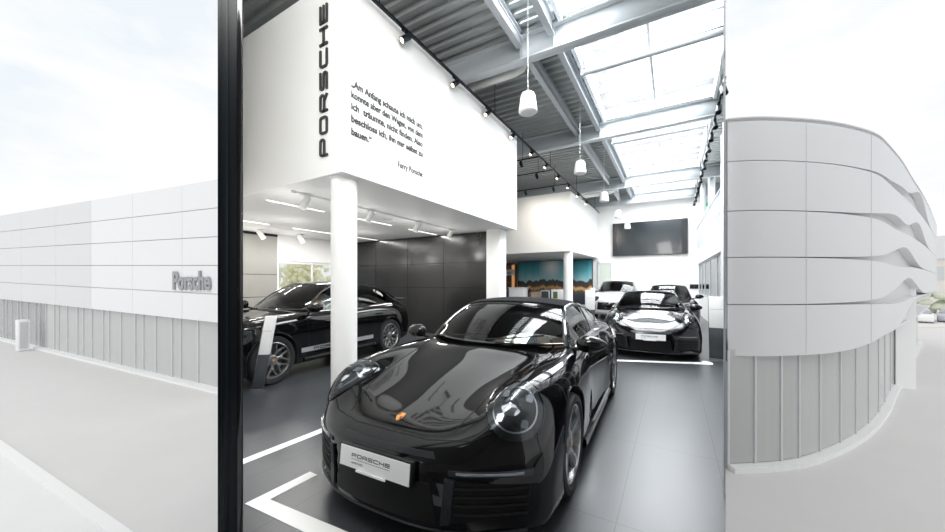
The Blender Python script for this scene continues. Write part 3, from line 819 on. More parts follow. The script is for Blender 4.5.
targa = make_car('sports_car', 'black open-roof style sports car with tan seats and a dealer plate, nearest the viewer', S911, (-1.517, 2.440, 0), R(-87.7), 1.0)
rear911 = copy_tree(targa); rear911.location = (-.45, 8.42, 0); rear911.rotation_euler = (0,0,R(-86.3)); rear911.scale = (.985,)*3
rear911['label'] = 'black sports car facing the viewer behind the nearest one, below the wall screen'
for o in kids(rear911):
    if o.name.startswith(('roof', 'roll_hoop')) and o.type == 'MESH' and o.material_slots:
        o.material_slots[0].link = 'OBJECT'; o.material_slots[0].material = M['paint']
    if o.name.startswith('seat'):
        o.material_slots[0].link = 'OBJECT'; o.material_slots[0].material = M['interior']
suv = make_car('suv', 'black coupe-roofed SUV seen from its side under the white gallery', SSUV, (-5.902, 2.808, 0), R(-85.3), .907)
def recolour(root, mp):
    for o in kids(root):
        if o.type != 'MESH': continue
        for s in o.material_slots:
            if s.material and s.material.name in mp:
                t = mp[s.material.name]; s.link = 'OBJECT'; s.material = t
wsuv = copy_tree(suv); wsuv.location = (-2.16, 15.6, 0); wsuv.rotation_euler = (0,0,R(-88)); wsuv.scale = (.98,)*3
wsuv['label'] = 'white SUV with black grille parked behind the further black sports car'
recolour(wsuv, {'black_car_paint': M['paint_white']})
dcar = copy_tree(suv); dcar.location = (-.12, 13.0, 0); dcar.rotation_euler = (0,0,R(-88)); dcar.scale = (.84,.84,.86)
dcar['label'] = 'dark car mostly hidden at the back, right of the white SUV'
# the wall the side SUV stands up against
LW = 228.0                                        # bearing of the angled left wall
dl = rdir(LW); nl = Vector((-dl.y, dl.x)).normalized()   # points outward (left)
dr = rdir(725.6); nr = Vector((dr.y, -dr.x)).normalized()
bpy.context.view_layer.update()
gone = []
for o in kids(suv):
    if o.type == 'MESH':
        o.data = o.data.copy()
        if bisect(o, nl.to_3d()*-.05, nl.to_3d(), o.matrix_world) == 0: gone.append(o.name)
for nm in gone[::-1]: bpy.data.objects.remove(bpy.data.objects[nm])
for nm in [o.name for o in kids(suv) if o.name.startswith('wheel') and o.type == 'EMPTY']:
    if not bpy.data.objects[nm].children: bpy.data.objects.remove(bpy.data.objects[nm])
# ------------------------------------------------------------------ showroom shell
ptL = lambda d: dl*d
ptR = lambda d: dr*d
NL = nl.to_3d(); NR = nr.to_3d()
def clipR(o): bisect(o, NR*-.015, NR); return o
def clipL(o): bisect(o, NL*-.02, NL); return o
XL = -9.8; YB = 20.0; ROOF = 6.1
tL = XL/dl.x; tR = YB/dr.y
fl = [ptL(1.2), ptL(tL), (XL, YB), ptR(tR), ptR(1.2)]
struct('floor', MB().prism(fl, -.25, 0), M['floor'])
struct('wall_podium', MB().prism([Vector(p)*1.0 for p in fl], -3.25, -.25), M['facade2'])
# left wall: a slab that runs back from the glazing post
a = ptL(1.62); b = ptL(tL)
struct('wall_left', MB().prism([a+nl*.03, b+nl*.03, b-nl*.0, a-nl*.0], 0, ROOF+.05), M['white'])
w = MB().box(XL-.15, XL, tL*dl.y, 5.69, 0, 2.87)
struct('wall_grey', w, M['grey_panel'])
w = MB()
for z in (1.10, 1.72): w.box(XL, XL+.004, tL*dl.y+.03, 5.69, z-.006, z+.006)
w.box(XL, XL+.02, tL*dl.y+.03, 5.69, 2.80, 2.86)
struct('trim_1', w, M['black'])
struct('wall_side', MB().box(XL-.15, XL, 5.69, 8.1, 2.13, 2.87).box(XL-.15, XL, 7.95, YB, 0, 2.87).box(XL-.15, XL, tL*dl.y, YB, 2.87, ROOF), M['white'])
wf = MB().box(XL-.10, XL-.04, 5.70, 5.76, .06, 2.12).box(XL-.10, XL-.04, 7.89, 7.95, .06, 2.12).box(XL-.10, XL-.04, 5.76, 7.89, 2.06, 2.12).box(XL-.10, XL-.04, 5.76, 7.89, .0, .08).box(XL-.09, XL-.05, 6.80, 6.85, .08, 2.06)
wo = struct('window_1', wf, M['white2'])
MB().box(XL-.075, XL-.065, 5.76, 7.89, .08, 2.06).build('pane', M['glass'], wo)
# dark display wall under the gallery
dw = struct('wall_dark', MB().box(-9.78, -4.24, 8.12, 8.25, 0, 2.86), M['dark_panel'])
w = MB()
for x in (-8.4, -7.05, -5.7): w.box(x-.005, x+.005, 8.115, 8.121, 0, 2.8)
for z in (1.35, 2.05): w.box(-9.78, -4.24, 8.115, 8.121, z-.004, z+.004)
w.build('panel_joint', M['groove'], dw)
# galleries (upper rooms carried on columns)
yF = 2.88
g1 = [(-3.555, yF), (-3.545, 8.37), (XL+.01, 8.37), (XL+.01, tL*dl.y+.02), (yF/dl.y*dl.x+.03, yF)]
struct('wall_gallery', MB().prism(g1, 2.87, 5.36), [M['white']])
g2 = [(-3.86, 15.0), (-3.63, 19.97), (XL+.01, 19.97), (XL+.01, 15.0)]
struct('wall_gallery_far', MB().prism(g2, 2.87, 5.46), [M['white']])
def column(x, y, r, label, z=2.87):
    t = thing('column', label, 'column', (x, y, 0))
    MB().lathe([(r,0),(r,z)], 40, 0).build('shaft', M['white'], t)
    MB().lathe([(r+.012,z-.03),(r+.012,z)], 40).build('collar', M['ceil'], t)
column(-3.80, 3.105, .166, 'round white column carrying the near corner of the gallery with the lettering')
column(-4.05, 15.35, .20, 'round white column under the far gallery, in front of the city mural')
one('square_column', MB().box(-4.20, -3.82, 7.9, 8.3, 0, 2.87), M['white'], 'square white column at the right end of the dark display wall', 'column', bevel=.006)
# back wall with the screen
struct('wall_back', MB().box(XL, 2.2, YB, YB+.2, 0, ROOF+.1), M['white'])
t = thing('video_wall', 'large dark video screen high on the white back wall', 'screen', (-1.12, 19.96, 3.80))
MB().box(-1.72, 1.72, -.10, .02, -.87, .87).box(-1.72, -1.55, -.13, -.10, -.87, .87).box(1.48, 1.72, -.13, -.10, -.87, .87).build('screen_frame', M['screen2'], t)
sc_ = MB().box(-1.54, 1.47, -.11, -.101, -.85, .85).build('screen', M['screen'], t)
js = MB()
for x in (-.54, .47): js.box(x-.004, x+.004, -.112, -.11, -.85, .85)
for z in (-.28, .28): js.box(-1.54, 1.47, -.112, -.11, z-.004, z+.004)
js.build('screen_joint', M['groove'], sc_)
def socket(x, y, z, label):
    t = thing('wall_socket', label, 'socket', (x, y, z)); MB().box(-.18, .18, -.03, .0, -.11, .11).build('cover', M['ink'], t, bevel=.01)
    MB().box(-.15, -.02, -.035, -.03, -.07, .07).box(.02, .15, -.035, -.03, -.07, .07).build('insert', M['plastic'], t)
socket(.86, 20.0, 1.31, 'black double wall box low on the back wall beside the dark car')
# right side: glazed wall running back from the entrance
gw = MB(); d0, d1 = 2.4, 8.6
gp = MB()
nrm = nr
def seg(mb, da, db, z0, z1, t0, t1):
    a = ptR(da); b = ptR(db); mb.prism([a+nrm*t0, b+nrm*t0, b+nrm*t1, a+nrm*t1], z0, z1)
seg(gw, d0, d1, 0, .06, -.012, .0); seg(gw, d0, d1, 5.98, 6.1, -.012, .0); seg(gw, d0, d1, 3.05, 3.11, -.012, .0)
k = d0
while k < d1+.01:
    seg(gw, k, k+.035, .06, 5.98, -.012, .0); k += 1.04
wo = struct('window_2', gw, M['steel'])
seg(gp, d0, d1, .06, 5.98, -.009, -.003); gp.build('pane', M['glass'], wo)
wr = MB(); seg(wr, 8.64, tR, 0, ROOF, -.03, .0); struct('wall_right', wr, M['white'])
# balcony on the right
A_ = Vector((1.0, 19.97)); B_ = Vector((1.175, 11.6)); dA = (A_-B_); LA = dA.length; uA = dA/LA
struct('wall_balcony', MB().prism([B_, A_, (2.05, 19.97)], 2.40, 3.14), M['white'])
t = thing('balcony_railing', 'white metal balcony railing high on the right above the office front', 'railing', (B_.x, B_.y, 3.14), math.atan2(uA.y, uA.x))
rl = MB()
for z in (.08, .20, .34, .48, .62, .76): rl.box(0, LA, .03, .045, z, z+.018)
rl.build('rail_wire', M['steel'], t)
MB().box(0, LA, .01, .065, .93, .98)  .build('handrail', M['steel'], t, bevel=.006)
for k in range(27):
    x = .06+k*(LA-.12)/26; MB().box(x-.014, x+.014, .025, .05, 0, .93).build('baluster', M['steel'], t)
for x, y, r, s in ((1.30, 16.6, .12, 'grey steel post rising behind the balcony railing, nearer of two'), (1.16, 18.9, .11, 'grey steel post rising at the back wall end of the balcony')):
    o = thing('steel_post', s, 'post', (x, y, 3.14)); MB().lathe([(r,0),(r,2.9)], 24).build('shaft', M['steel'], o); MB().box(-.16,.16,-.16,.16,0,.02).build('foot_plate', M['steel'], o)
es = thing('exit_sign', 'small green sign above the balcony near the grey posts', 'sign', (1.42, 19.9, 5.25)); MB().box(-.16,.16,-.03,.03,-.09,.09).build('sign_face', M['green'], es)
# office front below the balcony
of = MB(); q = frame((B_.x+.05, B_.y, 0), (uA.x, uA.y, 0), (-uA.y, uA.x, 0))
of.box(0, LA, -.05, 0, 0, .92, 0, q)
struct('wall_office', of, M['white'])
ofw = MB()
for x in (0, 1.9, 3.8, 5.6, 7.0, LA-.06): ofw.box(x, x+.06, -.05, 0, .92, 2.40, 0, q)
ofw.box(0, LA, -.05, 0, 2.33, 2.40, 0, q); ofw.box(0, LA, -.05, 0, .92, .97, 0, q)
wo = struct('window_3', ofw, M['steel']); MB().box(0, LA, -.028, -.022, .97, 2.33, 0, q).build('pane', M['glass'], wo)
cb = thing('cabinet', 'warm wooden cabinet behind the office glass under the balcony', 'cabinet', (1.46, 16.8, 0)); MB().box(-.2,.2,-.5,.5,.08,1.2).build('body', M['wood'], cb, bevel=.01); MB().box(-.205,-.2,-.48,-.01,.12,1.16).box(-.205,-.2,.01,.48,.12,1.16).build('door', M['wood'], cb); MB().box(-.17,.17,-.45,.45,0,.08).build('base', M['black'], cb)
pp = thing('potted_plant', 'small green plant in a terracotta pot on the cabinet behind the glass', 'plant', (1.42, 16.55, 1.2))
MB().lathe([(.0,0),(.08,0),(.11,.18),(.095,.18),(.09,.05),(0,.05)], 20).build('pot', M['pot'], pp)
lf = MB()
for k in range(46):
    a = random.uniform(0, 2*PI); e = random.uniform(.3, 1.3); L0 = random.uniform(.18, .36)
    d = Vector((math.cos(a)*math.cos(e), math.sin(a)*math.cos(e), math.sin(e))); s = Vector((-math.sin(a), math.cos(a), 0))*.028; p = Vector((0,0,.15))
    lf.add([p, p+d*L0*.5+s, p+d*L0-Vector((0,0,.04)), p+d*L0*.5-s], [(0,1,2,3)])
lf.build('foliage', M['leaf'], pp, fix=False)
# ------------------------------------------------------------------ roof
def deck(x0, x1, y0, y1):
    mb = MB(); rows = [[], []]; y = y0; prof = [(0,0),(.09,0),(.12,.075),(.21,.075),(.24,0)]
    pts = []
    while y < y1:
        for dy, dz in prof[:-1]: pts.append((y+dy, ROOF+dz))
        y += .24
    pts.append((y, ROOF))
    lo = [[(x, p, z) for p, z in pts] for x in (x0, x1)]
    mb.add([v for r in lo for v in r]+[(x, p, ROOF+.2) for x in (x0, x1) for p, z in (pts[0], pts[-1])],
           [(j, j+1, len(pts)+j+1, len(pts)+j) for j in range(len(pts)-1)]+[(2*len(pts), 2*len(pts)+1, 2*len(pts)+3, 2*len(pts)+2)], 0, False)
    return mb
SX0, SX1 = -1.72, .90
c1 = deck(XL-.1, SX0-.02, 2.6, YB); o = struct('ceiling', c1, M['deck'], sharp=10, fix=False); clipL(o); clipR(o)
c2 = deck(SX1+.02, 3.2, 6.0, YB); o = struct('ceiling_right', c2, M['deck'], sharp=10, fix=False); clipR(o)
beamsY = [6.02, 10.38, 16.2, 19.55]
for i, y in enumerate(beamsY):
    mb = MB().box(XL, 3.2, y-.10, y+.10, 5.60, 5.625).box(XL, 3.2, y-.10, y+.10, 6.03, 6.06).box(XL, 3.2, y-.008, y+.008, 5.62, 6.04)
    o = one('roof_beam', mb, M['steel2'], 'grey steel roof beam crossing the hall, %s from the viewer' % ordinal(i), 'beam', 'steel beams across the roof'); clipL(o); clipR(o)
    if i < 3:
        st = MB()
        for x in (-2.45, -1.82): st.box(x-.006, x+.006, y-.10, y+.10, 5.62, 6.04)
        s_ = st.build('stiffener', M['steel2'], o)
bays = [(2.6, 5.90)]+[(beamsY[i]+.11, beamsY[i+1]-.11) for i in range(3)]
bn = ['nearest the viewer','second from the viewer','third from the viewer','at the far end']
for i, (y0, y1) in enumerate(bays):
    for x, nm in ((-2.45, 'left'), (-1.84, 'beside the skylight')):
        mb = MB().box(x-.055, x+.055, y0, y1, 5.80, 5.815).box(x-.055, x+.055, y0, y1, 6.08, 6.095).box(x-.005, x+.005, y0, y1, 5.81, 6.085)
        if nm == 'left': mb.box(x+.09, x+.11, y0, y1, 5.86, 5.88)
        one('roof_joist', mb, M['steel'], 'grey steel joist, %s, bay %s' % ('left one of the pair' if nm == 'left' else 'along the skylight edge', bn[i]), 'beam', 'joists along the roof')
    # skylight of the bay
    x1 = min(SX1, (y0+.0)*dr.x/dr.y-.02) if i == 0 else SX1
    fr = MB().box(SX0, SX0+.07, y0, y1, 6.0, 6.32).box(x1-.07, x1, y0, y1, 6.0, 6.32).box(SX0, x1, y0, y0+.05, 6.06, 6.32).box(SX0, x1, y1-.05, y1, 6.06, 6.32)
    wo = struct('window_%d' % (4+i), fr, M['skybar'])
    n = max(2, round((y1-y0)/.62))
    for k in range(1, n):
        y = y0+(y1-y0)*k/n; MB().box(SX0+.07, x1-.07, y-.013, y+.013, 6.24, 6.30).build('glazing_bar', M['skybar'], wo)
    xc_ = (SX0+x1)/2; MB().box(xc_-.025, xc_+.025, y0+.05, y1-.05, 6.16, 6.24).build('centre_bar', M['skybar'], wo)
    MB().box(SX0+.07, x1-.07, y0+.05, y1-.05, 6.30, 6.308).build('pane', M['skyglass'], wo)
    if i in (1, 2, 3):
        yb = y0+1.35 if i == 1 else (y0+1.2 if i == 2 else y0+.6)
        t = thing('blind_box', 'grey roller blind tube under the skylight, bay %s' % bn[i], 'blind', (0, yb, 5.93), group='blind tubes under the skylights')
        MB().cyl((SX0+.07, 0, 0), (SX1-.1, 0, 0), .065, 16).build('tube', M['steel2'], t)
        MB().box(SX0+.07, SX1-.1, -.03, .03, .06, .085).build('rail', M['ink'], t)
        MB().box(SX0+.02, SX0+.07, -.06, .06, -.07, .3).box(SX1-.1, SX1-.05, -.06, .06, -.07, .3).build('bracket', M['steel'], t)
# ducts
def duct(pts, r, label):
    one('air_duct', MB().tube(pts, r, 16, up=(0,.3,1)), M['duct'], label, 'duct')
duct([(-9.5,6.42,5.72),(-6,6.42,5.72),(-2.75,6.42,5.72),(-2.62,6.42,5.76),(-2.54,6.42,5.86),(-2.53,6.42,6.0)], .085, 'white round pipe beside the first roof beam, near the pendant lamps')
duct([(-9.5,16.6,5.62),(-6,16.6,5.62),(-2.6,16.6,5.62),(-2.42,16.6,5.68),(-2.33,16.6,5.82),(-2.32,16.6,6.0)], .15, 'white round pipe beside the third roof beam, above the far gallery')
for o in list(bpy.data.objects):
    root = o
    while root.parent: root = root.parent
    if o.type == 'MESH' and root.name.startswith(('window_4','window_5','window_6','window_7','blind_box')):
        bpy.context.view_layer.update(); bisect(o, NR*-.015, NR, o.matrix_world)
# pendants
for i, y in enumerate((5.30, 8.91, 12.39, 15.8, 19.2)):
    t = thing('pendant_lamp', 'white tapered pendant lamp hung from a thin cord, %s from the viewer' % ordinal(i), 'lamp', (-2.05, y, 4.25), group='pendant lamps in a row')
    MB().lathe([(0,.0),(.130,0),(.150,.02),(.150,.05),(.120,.27),(.10,.315),(.05,.33),(0,.33)], 36).build('lamp_shade', M['shade'], t)
    MB().lathe([(0,-.004),(.105,-.004),(.108,.0),(0,.0)], 36).build('diffuser', M['ceil'], t)
    MB().cyl((0,0,.32),(0,0,ROOF-4.25), .005, 8).build('cord', M['ceil'], t)
# lighting track along the gallery tops
def track(label, p0, p1, w=.03):
    p0 = Vector(p0); p1 = Vector(p1); mb = MB(); mb.tube([p0, p1], w, 4, up=(0,0,1) if abs((p1-p0).normalized().z) < .9 else (1,0,0)); return mb
tr = thing('light_track', 'long black lighting track running along the top edge of the white galleries', 'track', (-3.45, 0, 5.24))
MB().box(-.02, .02, 2.75, 19.5, .0, .035).build('rail', M['black'], tr)
for y in (3.4, 6.9, 10.9, 14.4, 18.2): MB().cyl((0,y,.03),(0,y,ROOF-5.24), .008, 8).build('hanger', M['black'], tr)
def spot(loc, aim, label, group, mat, s=1.0, lens=True, cat='spotlight'):
    t = thing('track_spotlight', label, cat, loc, 0, group)
    q = Vector(aim).normalized().to_track_quat('Z', 'Y').to_matrix().to_4x4(); q.translation = Vector((0,0,-.075*s))
    h = MB().lathe([(0,-.07*s),(.030*s,-.07*s),(.036*s,-.06*s),(.038*s,.07*s),(.033*s,.075*s),(.031*s,.055*s),(0,.055*s)], 20, 0, q).build('lamp_head', mat, t)
    if lens: MB().lathe([(0,.058*s),(.029*s,.058*s),(.029*s,.062*s),(0,.062*s)], 16, 0, q).build('lens', M['lens'], h)
    MB().box(-.02*s,.02*s,-.05*s,.05*s,-.012*s,.0).cyl((0,0,-.01*s),(0,0,-.06*s), .009*s, 8).build('adaptor', mat, t)
ys = [3.93, 5.28, 6.55, 7.88, 9.2, 10.45, 11.75, 13.1, 14.6, 16.2]
for i, y in enumerate(ys):
    spot((-3.45, y, 5.235), (-.25, -.75, -.75), 'black spotlight on the long track above the galleries, %s from the viewer' % ordinal(i), 'black spots on the gallery track', M['black'], 1.35)
for j, y in enumerate((9.9, 11.3, 13.2)):
    w_ = ['nearest','middle','furthest'][j]
    t = thing('light_track', 'black cross track between the two galleries, %s of three' % w_, 'track', (-3.5, y, 5.25), group='cross tracks between the galleries')
    MB().box(-4.5, 0, -.02, .02, 0, .035).build('rail', M['black'], t)
    for x in (-4.2, -.5): MB().cyl((x,0,.03),(x,0,ROOF-5.25), .008, 8).build('hanger', M['black'], t)
    for k, x in enumerate((-.55, -1.7)):
        l = bpy.data.lights.new('spot_beam', 'SPOT'); l.energy = 70; l.spot_size = R(85); l.spot_blend = 1; l.color = (1,.93,.84); l.shadow_soft_size = .04
        o = bpy.data.objects.new('spot_beam', l); C.objects.link(o); o.location = (-3.5+x-.02, y+.1, 5.05); o.rotation_euler = Vector((.1,-1,.42)).to_track_quat('Z','Y').to_euler()
        spot((-3.5+x, y, 5.245), (-.1,1,-.42), 'black spotlight on the %s cross track, %s one' % (w_, 'right' if k == 0 else 'left'), 'black spots on the cross tracks', M['black'], 1.35, lens=False)
tr = thing('light_track', 'black lighting track with many spots hung along the right side of the skylight', 'track', (.81, 0, 5.22))
MB().box(-.018, .018, 7.75, 19.6, 0, .035).build('rail', M['black'], tr)
for y in (8.4, 11.5, 14.5, 17.8): MB().cyl((0,y,.03),(0,y,ROOF-5.22), .008, 8).build('hanger', M['black'], tr)
yy = [7.95+i*.82 for i in range(14)]
for i, y in enumerate(yy):
    spot((.81, y, 5.215), (.12*(-1)**i, -.5, -.9), 'small black spotlight on the track right of the skylight, %s from the viewer' % ordinal(i), 'black spots right of the skylight', M['black'], 1.5, lens=False)
# under the gallery: linear lights, white track and white spots
strips = [((-5.85,3.215,0),(-5.85,4.315,0)), ((-8.25,3.98,0),(-8.25,4.6,0)), ((-5.85,5.08,0),(-5.85,6.16,0)), ((-5.87,6.80,0),(-5.87,8.0,0)), ((-8.27,5.19,0),(-8.27,8.05,0))]
ln = ['nearest the viewer, left of the round column','furthest left, against the angled wall','right of the round column','furthest back on the right','long one at the back left']
for (p, q), s in zip(strips, ln):
    t = thing('ceiling_strip_light', 'recessed strip light in the gallery soffit, '+s, 'light', (p[0], p[1], 2.87), group='strip lights under the gallery')
    L0 = q[1]-p[1]; MB().box(-.035, .035, 0, L0, -.006, .0).build('frame', M['white2'], t); MB().box(-.025, .025, .01, L0-.01, -.010, -.006).build('diffuser', M['strip'], t)
tr = thing('light_track', 'slim white lighting track on the soffit under the near gallery', 'track', (-4.93, 0, 2.87))
MB().box(-.012, .012, 3.10, 7.55, -.03, 0).build('rail', M['spotwhite'], tr); MB().box(-.016, .016, 3.08, 3.14, -.034, 0).build('end_cap', M['duct'], tr)
for i, (x, y) in enumerate(((-4.93,3.30),(-4.93,4.62),(-4.93,6.0),(-4.93,7.3))):
    spot((x, y, 2.84), (-.45,-.25,-.9), 'white spotlight on the slim track under the gallery, %s from the viewer' % ordinal(i), 'white spots under the gallery', M['spotwhite'], 1.5)
for i, (x, y) in enumerate(((-9.2,4.92),(-9.1,5.95))):
    spot((x, y, 2.86), (.3,.5,-.9), 'white spotlight on the soffit above the grey panel wall, %s one' % ('left','right')[i], 'white spots by the grey wall', M['spotwhite'], 1.7)
t = thing('ceiling_speaker', 'flat round white ceiling speaker in the soffit', 'speaker', (-5.33, 5.5, 2.87)); MB().lathe([(0,-.012),(.11,-.012),(.13,-.006),(.13,0)], 32).build('rim', M['spotwhite'], t); MB().lathe([(0,-.016),(.10,-.016),(.10,-.012),(0,-.012)], 32).build('grille', M['duct'], t)
# ------------------------------------------------------------------ lettering on the gallery
t = thing('wall_lettering', 'tall black vertical word on the left face of the gallery corner', 'lettering', (0,0,0))
F0 = frame((-3.826, yF-.0005, 3.115), (0,0,1), (-1,0,0))
for mb in word_mb('PORSCHE', F0, .235, .052, .158, .031, .02, per_letter=True): mb.build('letter', M['letter'], t)
t = thing('wall_quote', 'black quotation in German in five lines with a signature on the gallery side', 'lettering', (0,0,0))
fx = -3.5485
lines = [('\u201eAm Anfang schaute ich mich um,', 3.998), ('konnte aber den Wagen, von dem', 3.856), ('ich  tr\u00e4umte, nicht finden. Also', 3.706), ('beschloss ich, ihn mir selbst zu', 3.546)]
def wl(body, y0, z, wd, hh=None, size=None, bold=.022):
    F1 = frame((fx, y0, z), (0,1,0), (0,0,1)); mb = text_mb(body, Matrix.Identity(4), size=1, bold=bold)
    w0 = max(v[0] for v in mb.v); mb.v = [tuple(F1 @ Vector((v[0]*wd/w0, v[1]*.125, v[2]))) for v in mb.v]
    mb.build('text_line', M['letter'], t, fix=False)
for b_, z in lines: wl(b_, 3.011, z, 1.44)
wl('bauen.\u201c', 3.011, 3.38, .34); wl('Ferry Porsche', 3.87, 3.216, .58, bold=.006)
# ------------------------------------------------------------------ floor markings
def mark(pts, label):
    mb = MB(); 
    for (x0, x1, y0, y1) in pts: mb.box(x0, x1, y0, y1, 0, .003)
    one('floor_marking', mb, M['line'], label, 'floor marking')
one('floor_marking', MB().prism([(-2.485,1.225),(-1.30,1.30),(-1.30,1.425),(-2.385,1.335),(-2.375,1.69),(-2.465,1.69)], 0, .003), M['line'], 'white L-shaped line on the dark tiles at the front left of the nearest car', 'floor marking')
one('floor_marking', MB().prism([(-3.135,1.40),(-3.045,1.37),(-3.01,2.16),(-3.02,4.9),(-3.11,4.9),(-3.10,2.16)], 0, .003), M['line'], 'long white line on the tiles left of the nearest car, running back past the column', 'floor marking')
one('floor_marking', MB().prism([(-1.1,6.96),(.62,7.60),(.62,7.74),(.52,7.88),(.45,7.84),(.47,7.70),(-1.12,7.08)], 0, .003), M['line'], 'white line on the floor in front of the further black sports car', 'floor marking')
# ------------------------------------------------------------------ info stands
def totem(base, top, w, th, face, label, zs, lean):
    t = thing('info_stand', label, 'info stand', (*base, 0), face)
    z1 = zs[1]
    sh = Matrix(((1,0,lean[0]/z1,0),(0,1,lean[1]/z1,0),(0,0,1,0),(0,0,0,1)))
    def bx(z0, z1_, m, nm, y0=-th/2, x0=-w/2, x1=w/2): return MB().box(x0, x1, y0, th/2, z0, z1_, 0, sh).build(nm, m, t, bevel=.004)
    bx(.03, zs[0], M['totem_dark'], 'lower_panel'); up = bx(zs[0], z1, M['white2'], 'upper_panel')
    MB().box(-w/2-.01, w/2+.01, -th/2-.01, th/2+.01, 0, .03).build('foot', M['hoop'], t)
    bx(.03, z1, M['hoop'], 'edge_strip', x0=-w/2-.008, x1=-w/2-.001)
    MB().box(-w/2+.015, w/2-.015, -th/2-.002, -th/2-.0005, z1*.80, z1*.803, 0, sh).build('printed_line', M['ink'], up)
totem((-4.955, 2.606), None, .135, .05, R(35), 'narrow leaning info stand, white above, dark below, by the black SUV front wheel', (.50, 1.03), (.20, -.04))
totem((.74, 8.10), None, .27, .08, R(-5), 'info stand, white above and dark below, right of the further black sports car', (.62, 1.22), (-.02, .0))
totem((-2.35, 11.6), None, .30, .10, R(11), 'info stand, white above and dark below, left of the white SUV', (.62, 1.25), (0, 0))
one('paper_sheet', MB().add(*solid_sheet([[(x*.13, y*.19, -.012*x*x+.015*y) for y in (-1,-.3,.3,1)] for x in (-1,0,1)], .002)), M['plate'], 'white sheet of paper behind the windscreen of the black SUV', 'paper', fix=True)
o = bpy.data.objects['paper_sheet']; o.location = (-5.93, 3.50, 1.045); o.rotation_euler = (R(-8), 0, R(5))
# ------------------------------------------------------------------ mural and the things before it
def mural_mat():
    m, N, L = nt('city_mural'); b = N['Principled BSDF']; b.inputs['Roughness'].default_value = .4
    tc = N.new('ShaderNodeTexCoord'); sp = N.new('ShaderNodeSeparateXYZ'); L.new(tc.outputs['Object'], sp.inputs[0])
    rz = N.new('ShaderNodeValToRGB'); L.new(sp.outputs[2], rz.inputs[0]); cr = rz.color_ramp
    cr.elements[0].position = 0; cr.elements[0].color = (.03,.04,.06,1); cr.elements[1].position = 1; cr.elements[1].color = (.05,.26,.34,1); cr.interpolation = 'LINEAR'
    for p, c in ((.20,(.05,.05,.06)), (.30,(.12,.10,.09)), (.345,(.85,.50,.22)), (.385,(.70,.36,.14)), (.41,(.12,.08,.05)), (.50,(.05,.055,.06)), (.535,(.08,.10,.10)), (.545,(.42,.66,.70)), (.75,(.12,.48,.55))):
        e = cr.elements.new(p); e.color = (*c, 1)
    # scale z: object z 0..2.5
    mp = N.new('ShaderNodeMath'); mp.operation = 'DIVIDE'; mp.inputs[1].default_value = 2.5
    L.new(sp.outputs[2], mp.inputs[0]); 
    # jagged skyline
    vo = N.new('ShaderNodeTexNoise'); vo.inputs['Scale'].default_value = 3.2; vo.inputs['Detail'].default_value = 8; vo.inputs['Roughness'].default_value = .65
    ms = N.new('ShaderNodeMapping'); ms.inputs['Scale'].default_value = (1,1,.06); L.new(tc.outputs['Object'], ms.inputs[0]); L.new(ms.outputs[0], vo.inputs['Vector'])
    ad = N.new('ShaderNodeMath'); ad.operation = 'MULTIPLY_ADD'; ad.inputs[1].default_value = .35; L.new(vo.outputs['Fac'], ad.inputs[0])
    sb = N.new('ShaderNodeMath'); sb.operation = 'SUBTRACT'; sb.inputs[1].default_value = .175; L.new(mp.outputs[0], sb.inputs[0]); L.new(sb.outputs[0], ad.inputs[2])
    L.new(ad.outputs[0], rz.inputs[0])
    # sun glow printed in the picture
    vd = N.new('ShaderNodeVectorMath'); vd.operation = 'DISTANCE'; vd.inputs[1].default_value = (2.1, 0, 2.15); L.new(tc.outputs['Object'], vd.inputs[0])
    rg = N.new('ShaderNodeValToRGB'); L.new(vd.outputs['Value'], rg.inputs[0]); rg.color_ramp.elements[0].color = (1,1,1,1); rg.color_ramp.elements[1].color = (0,0,0,1); rg.color_ramp.elements[1].position = .9; rg.color_ramp.interpolation = 'EASE'
    mx = N.new('ShaderNodeMix'); mx.data_type = 'RGBA'; mx.inputs[7].default_value = (.95,.97,.95,1)
    L.new(rg.outputs[0], mx.inputs[0]); L.new(rz.outputs[0], mx.inputs[6]); L.new(mx.outputs[2], b.inputs['Base Color'])
    return m
t = thing('city_mural', 'backlit-looking mural of a city skyline at dusk with teal sky on the back wall', 'mural', (-8.35, 19.97, .28))
MB().box(0, 4.42, -.05, .0, 0, 2.50).build('print', mural_mat(), t)
fm = MB().box(-.04, 4.46, -.06, .02, 2.50, 2.54).box(-.04, 0, -.06, .02, 0, 2.50).box(4.42, 4.46, -.06, .02, 0, 2.50).build('frame', M['ink'], t)
t = thing('shop_display', 'lit brown and orange display wall left of the city mural', 'display', (-9.25, 19.95, 0))
MB().box(-.3, .80, -.25, 0, 0, 2.72).build('back_panel', pbr('display_brown', (.16,.10,.08), .5), t)
for k in range(4): MB().box(-.28, .55, -.42, -.26, .55+k*.48, .58+k*.48).build('shelf', M['wood'], t)
MB().box(.58, .76, -.30, -.255, .1, 2.6).build('light_strip', pbr('display_orange', (.8,.42,.18), .4, emit=(1,.45,.15), es=.35), t)
MB().box(-.3, .82, -.50, -.44, 1.95, 2.32).build('banner', M['white2'], t)
text_mb('Schwarzwald', frame((-.28,-.503,2.05), (1,0,0), (0,0,1)), width=.9, height=.14, depth=.004).build('banner_text', M['ink'], t)
t = thing('reception_counter', 'small white reception counter beyond the nearest car roof', 'counter', (-6.75, 16.2, 0)); MB().box(-.42,.36,-.3,.3,0,1.22).build('body', M['white2'], t, bevel=.01); MB().box(-.46,.40,-.34,.34,1.22,1.26).build('top', M['white'], t, bevel=.006)
t = thing('drinks_display', 'slim dark blue can-shaped cooler left of the white counter', 'cooler', (-7.40, 16.3, 0)); MB().lathe([(0,0),(.17,0),(.18,.05),(.18,.98),(.14,1.06),(0,1.06)], 28).build('body', M['blue'], t); MB().lathe([(0,1.06),(.14,1.06),(.15,1.09),(0,1.10)], 28).build('lid', M['hoop'], t)
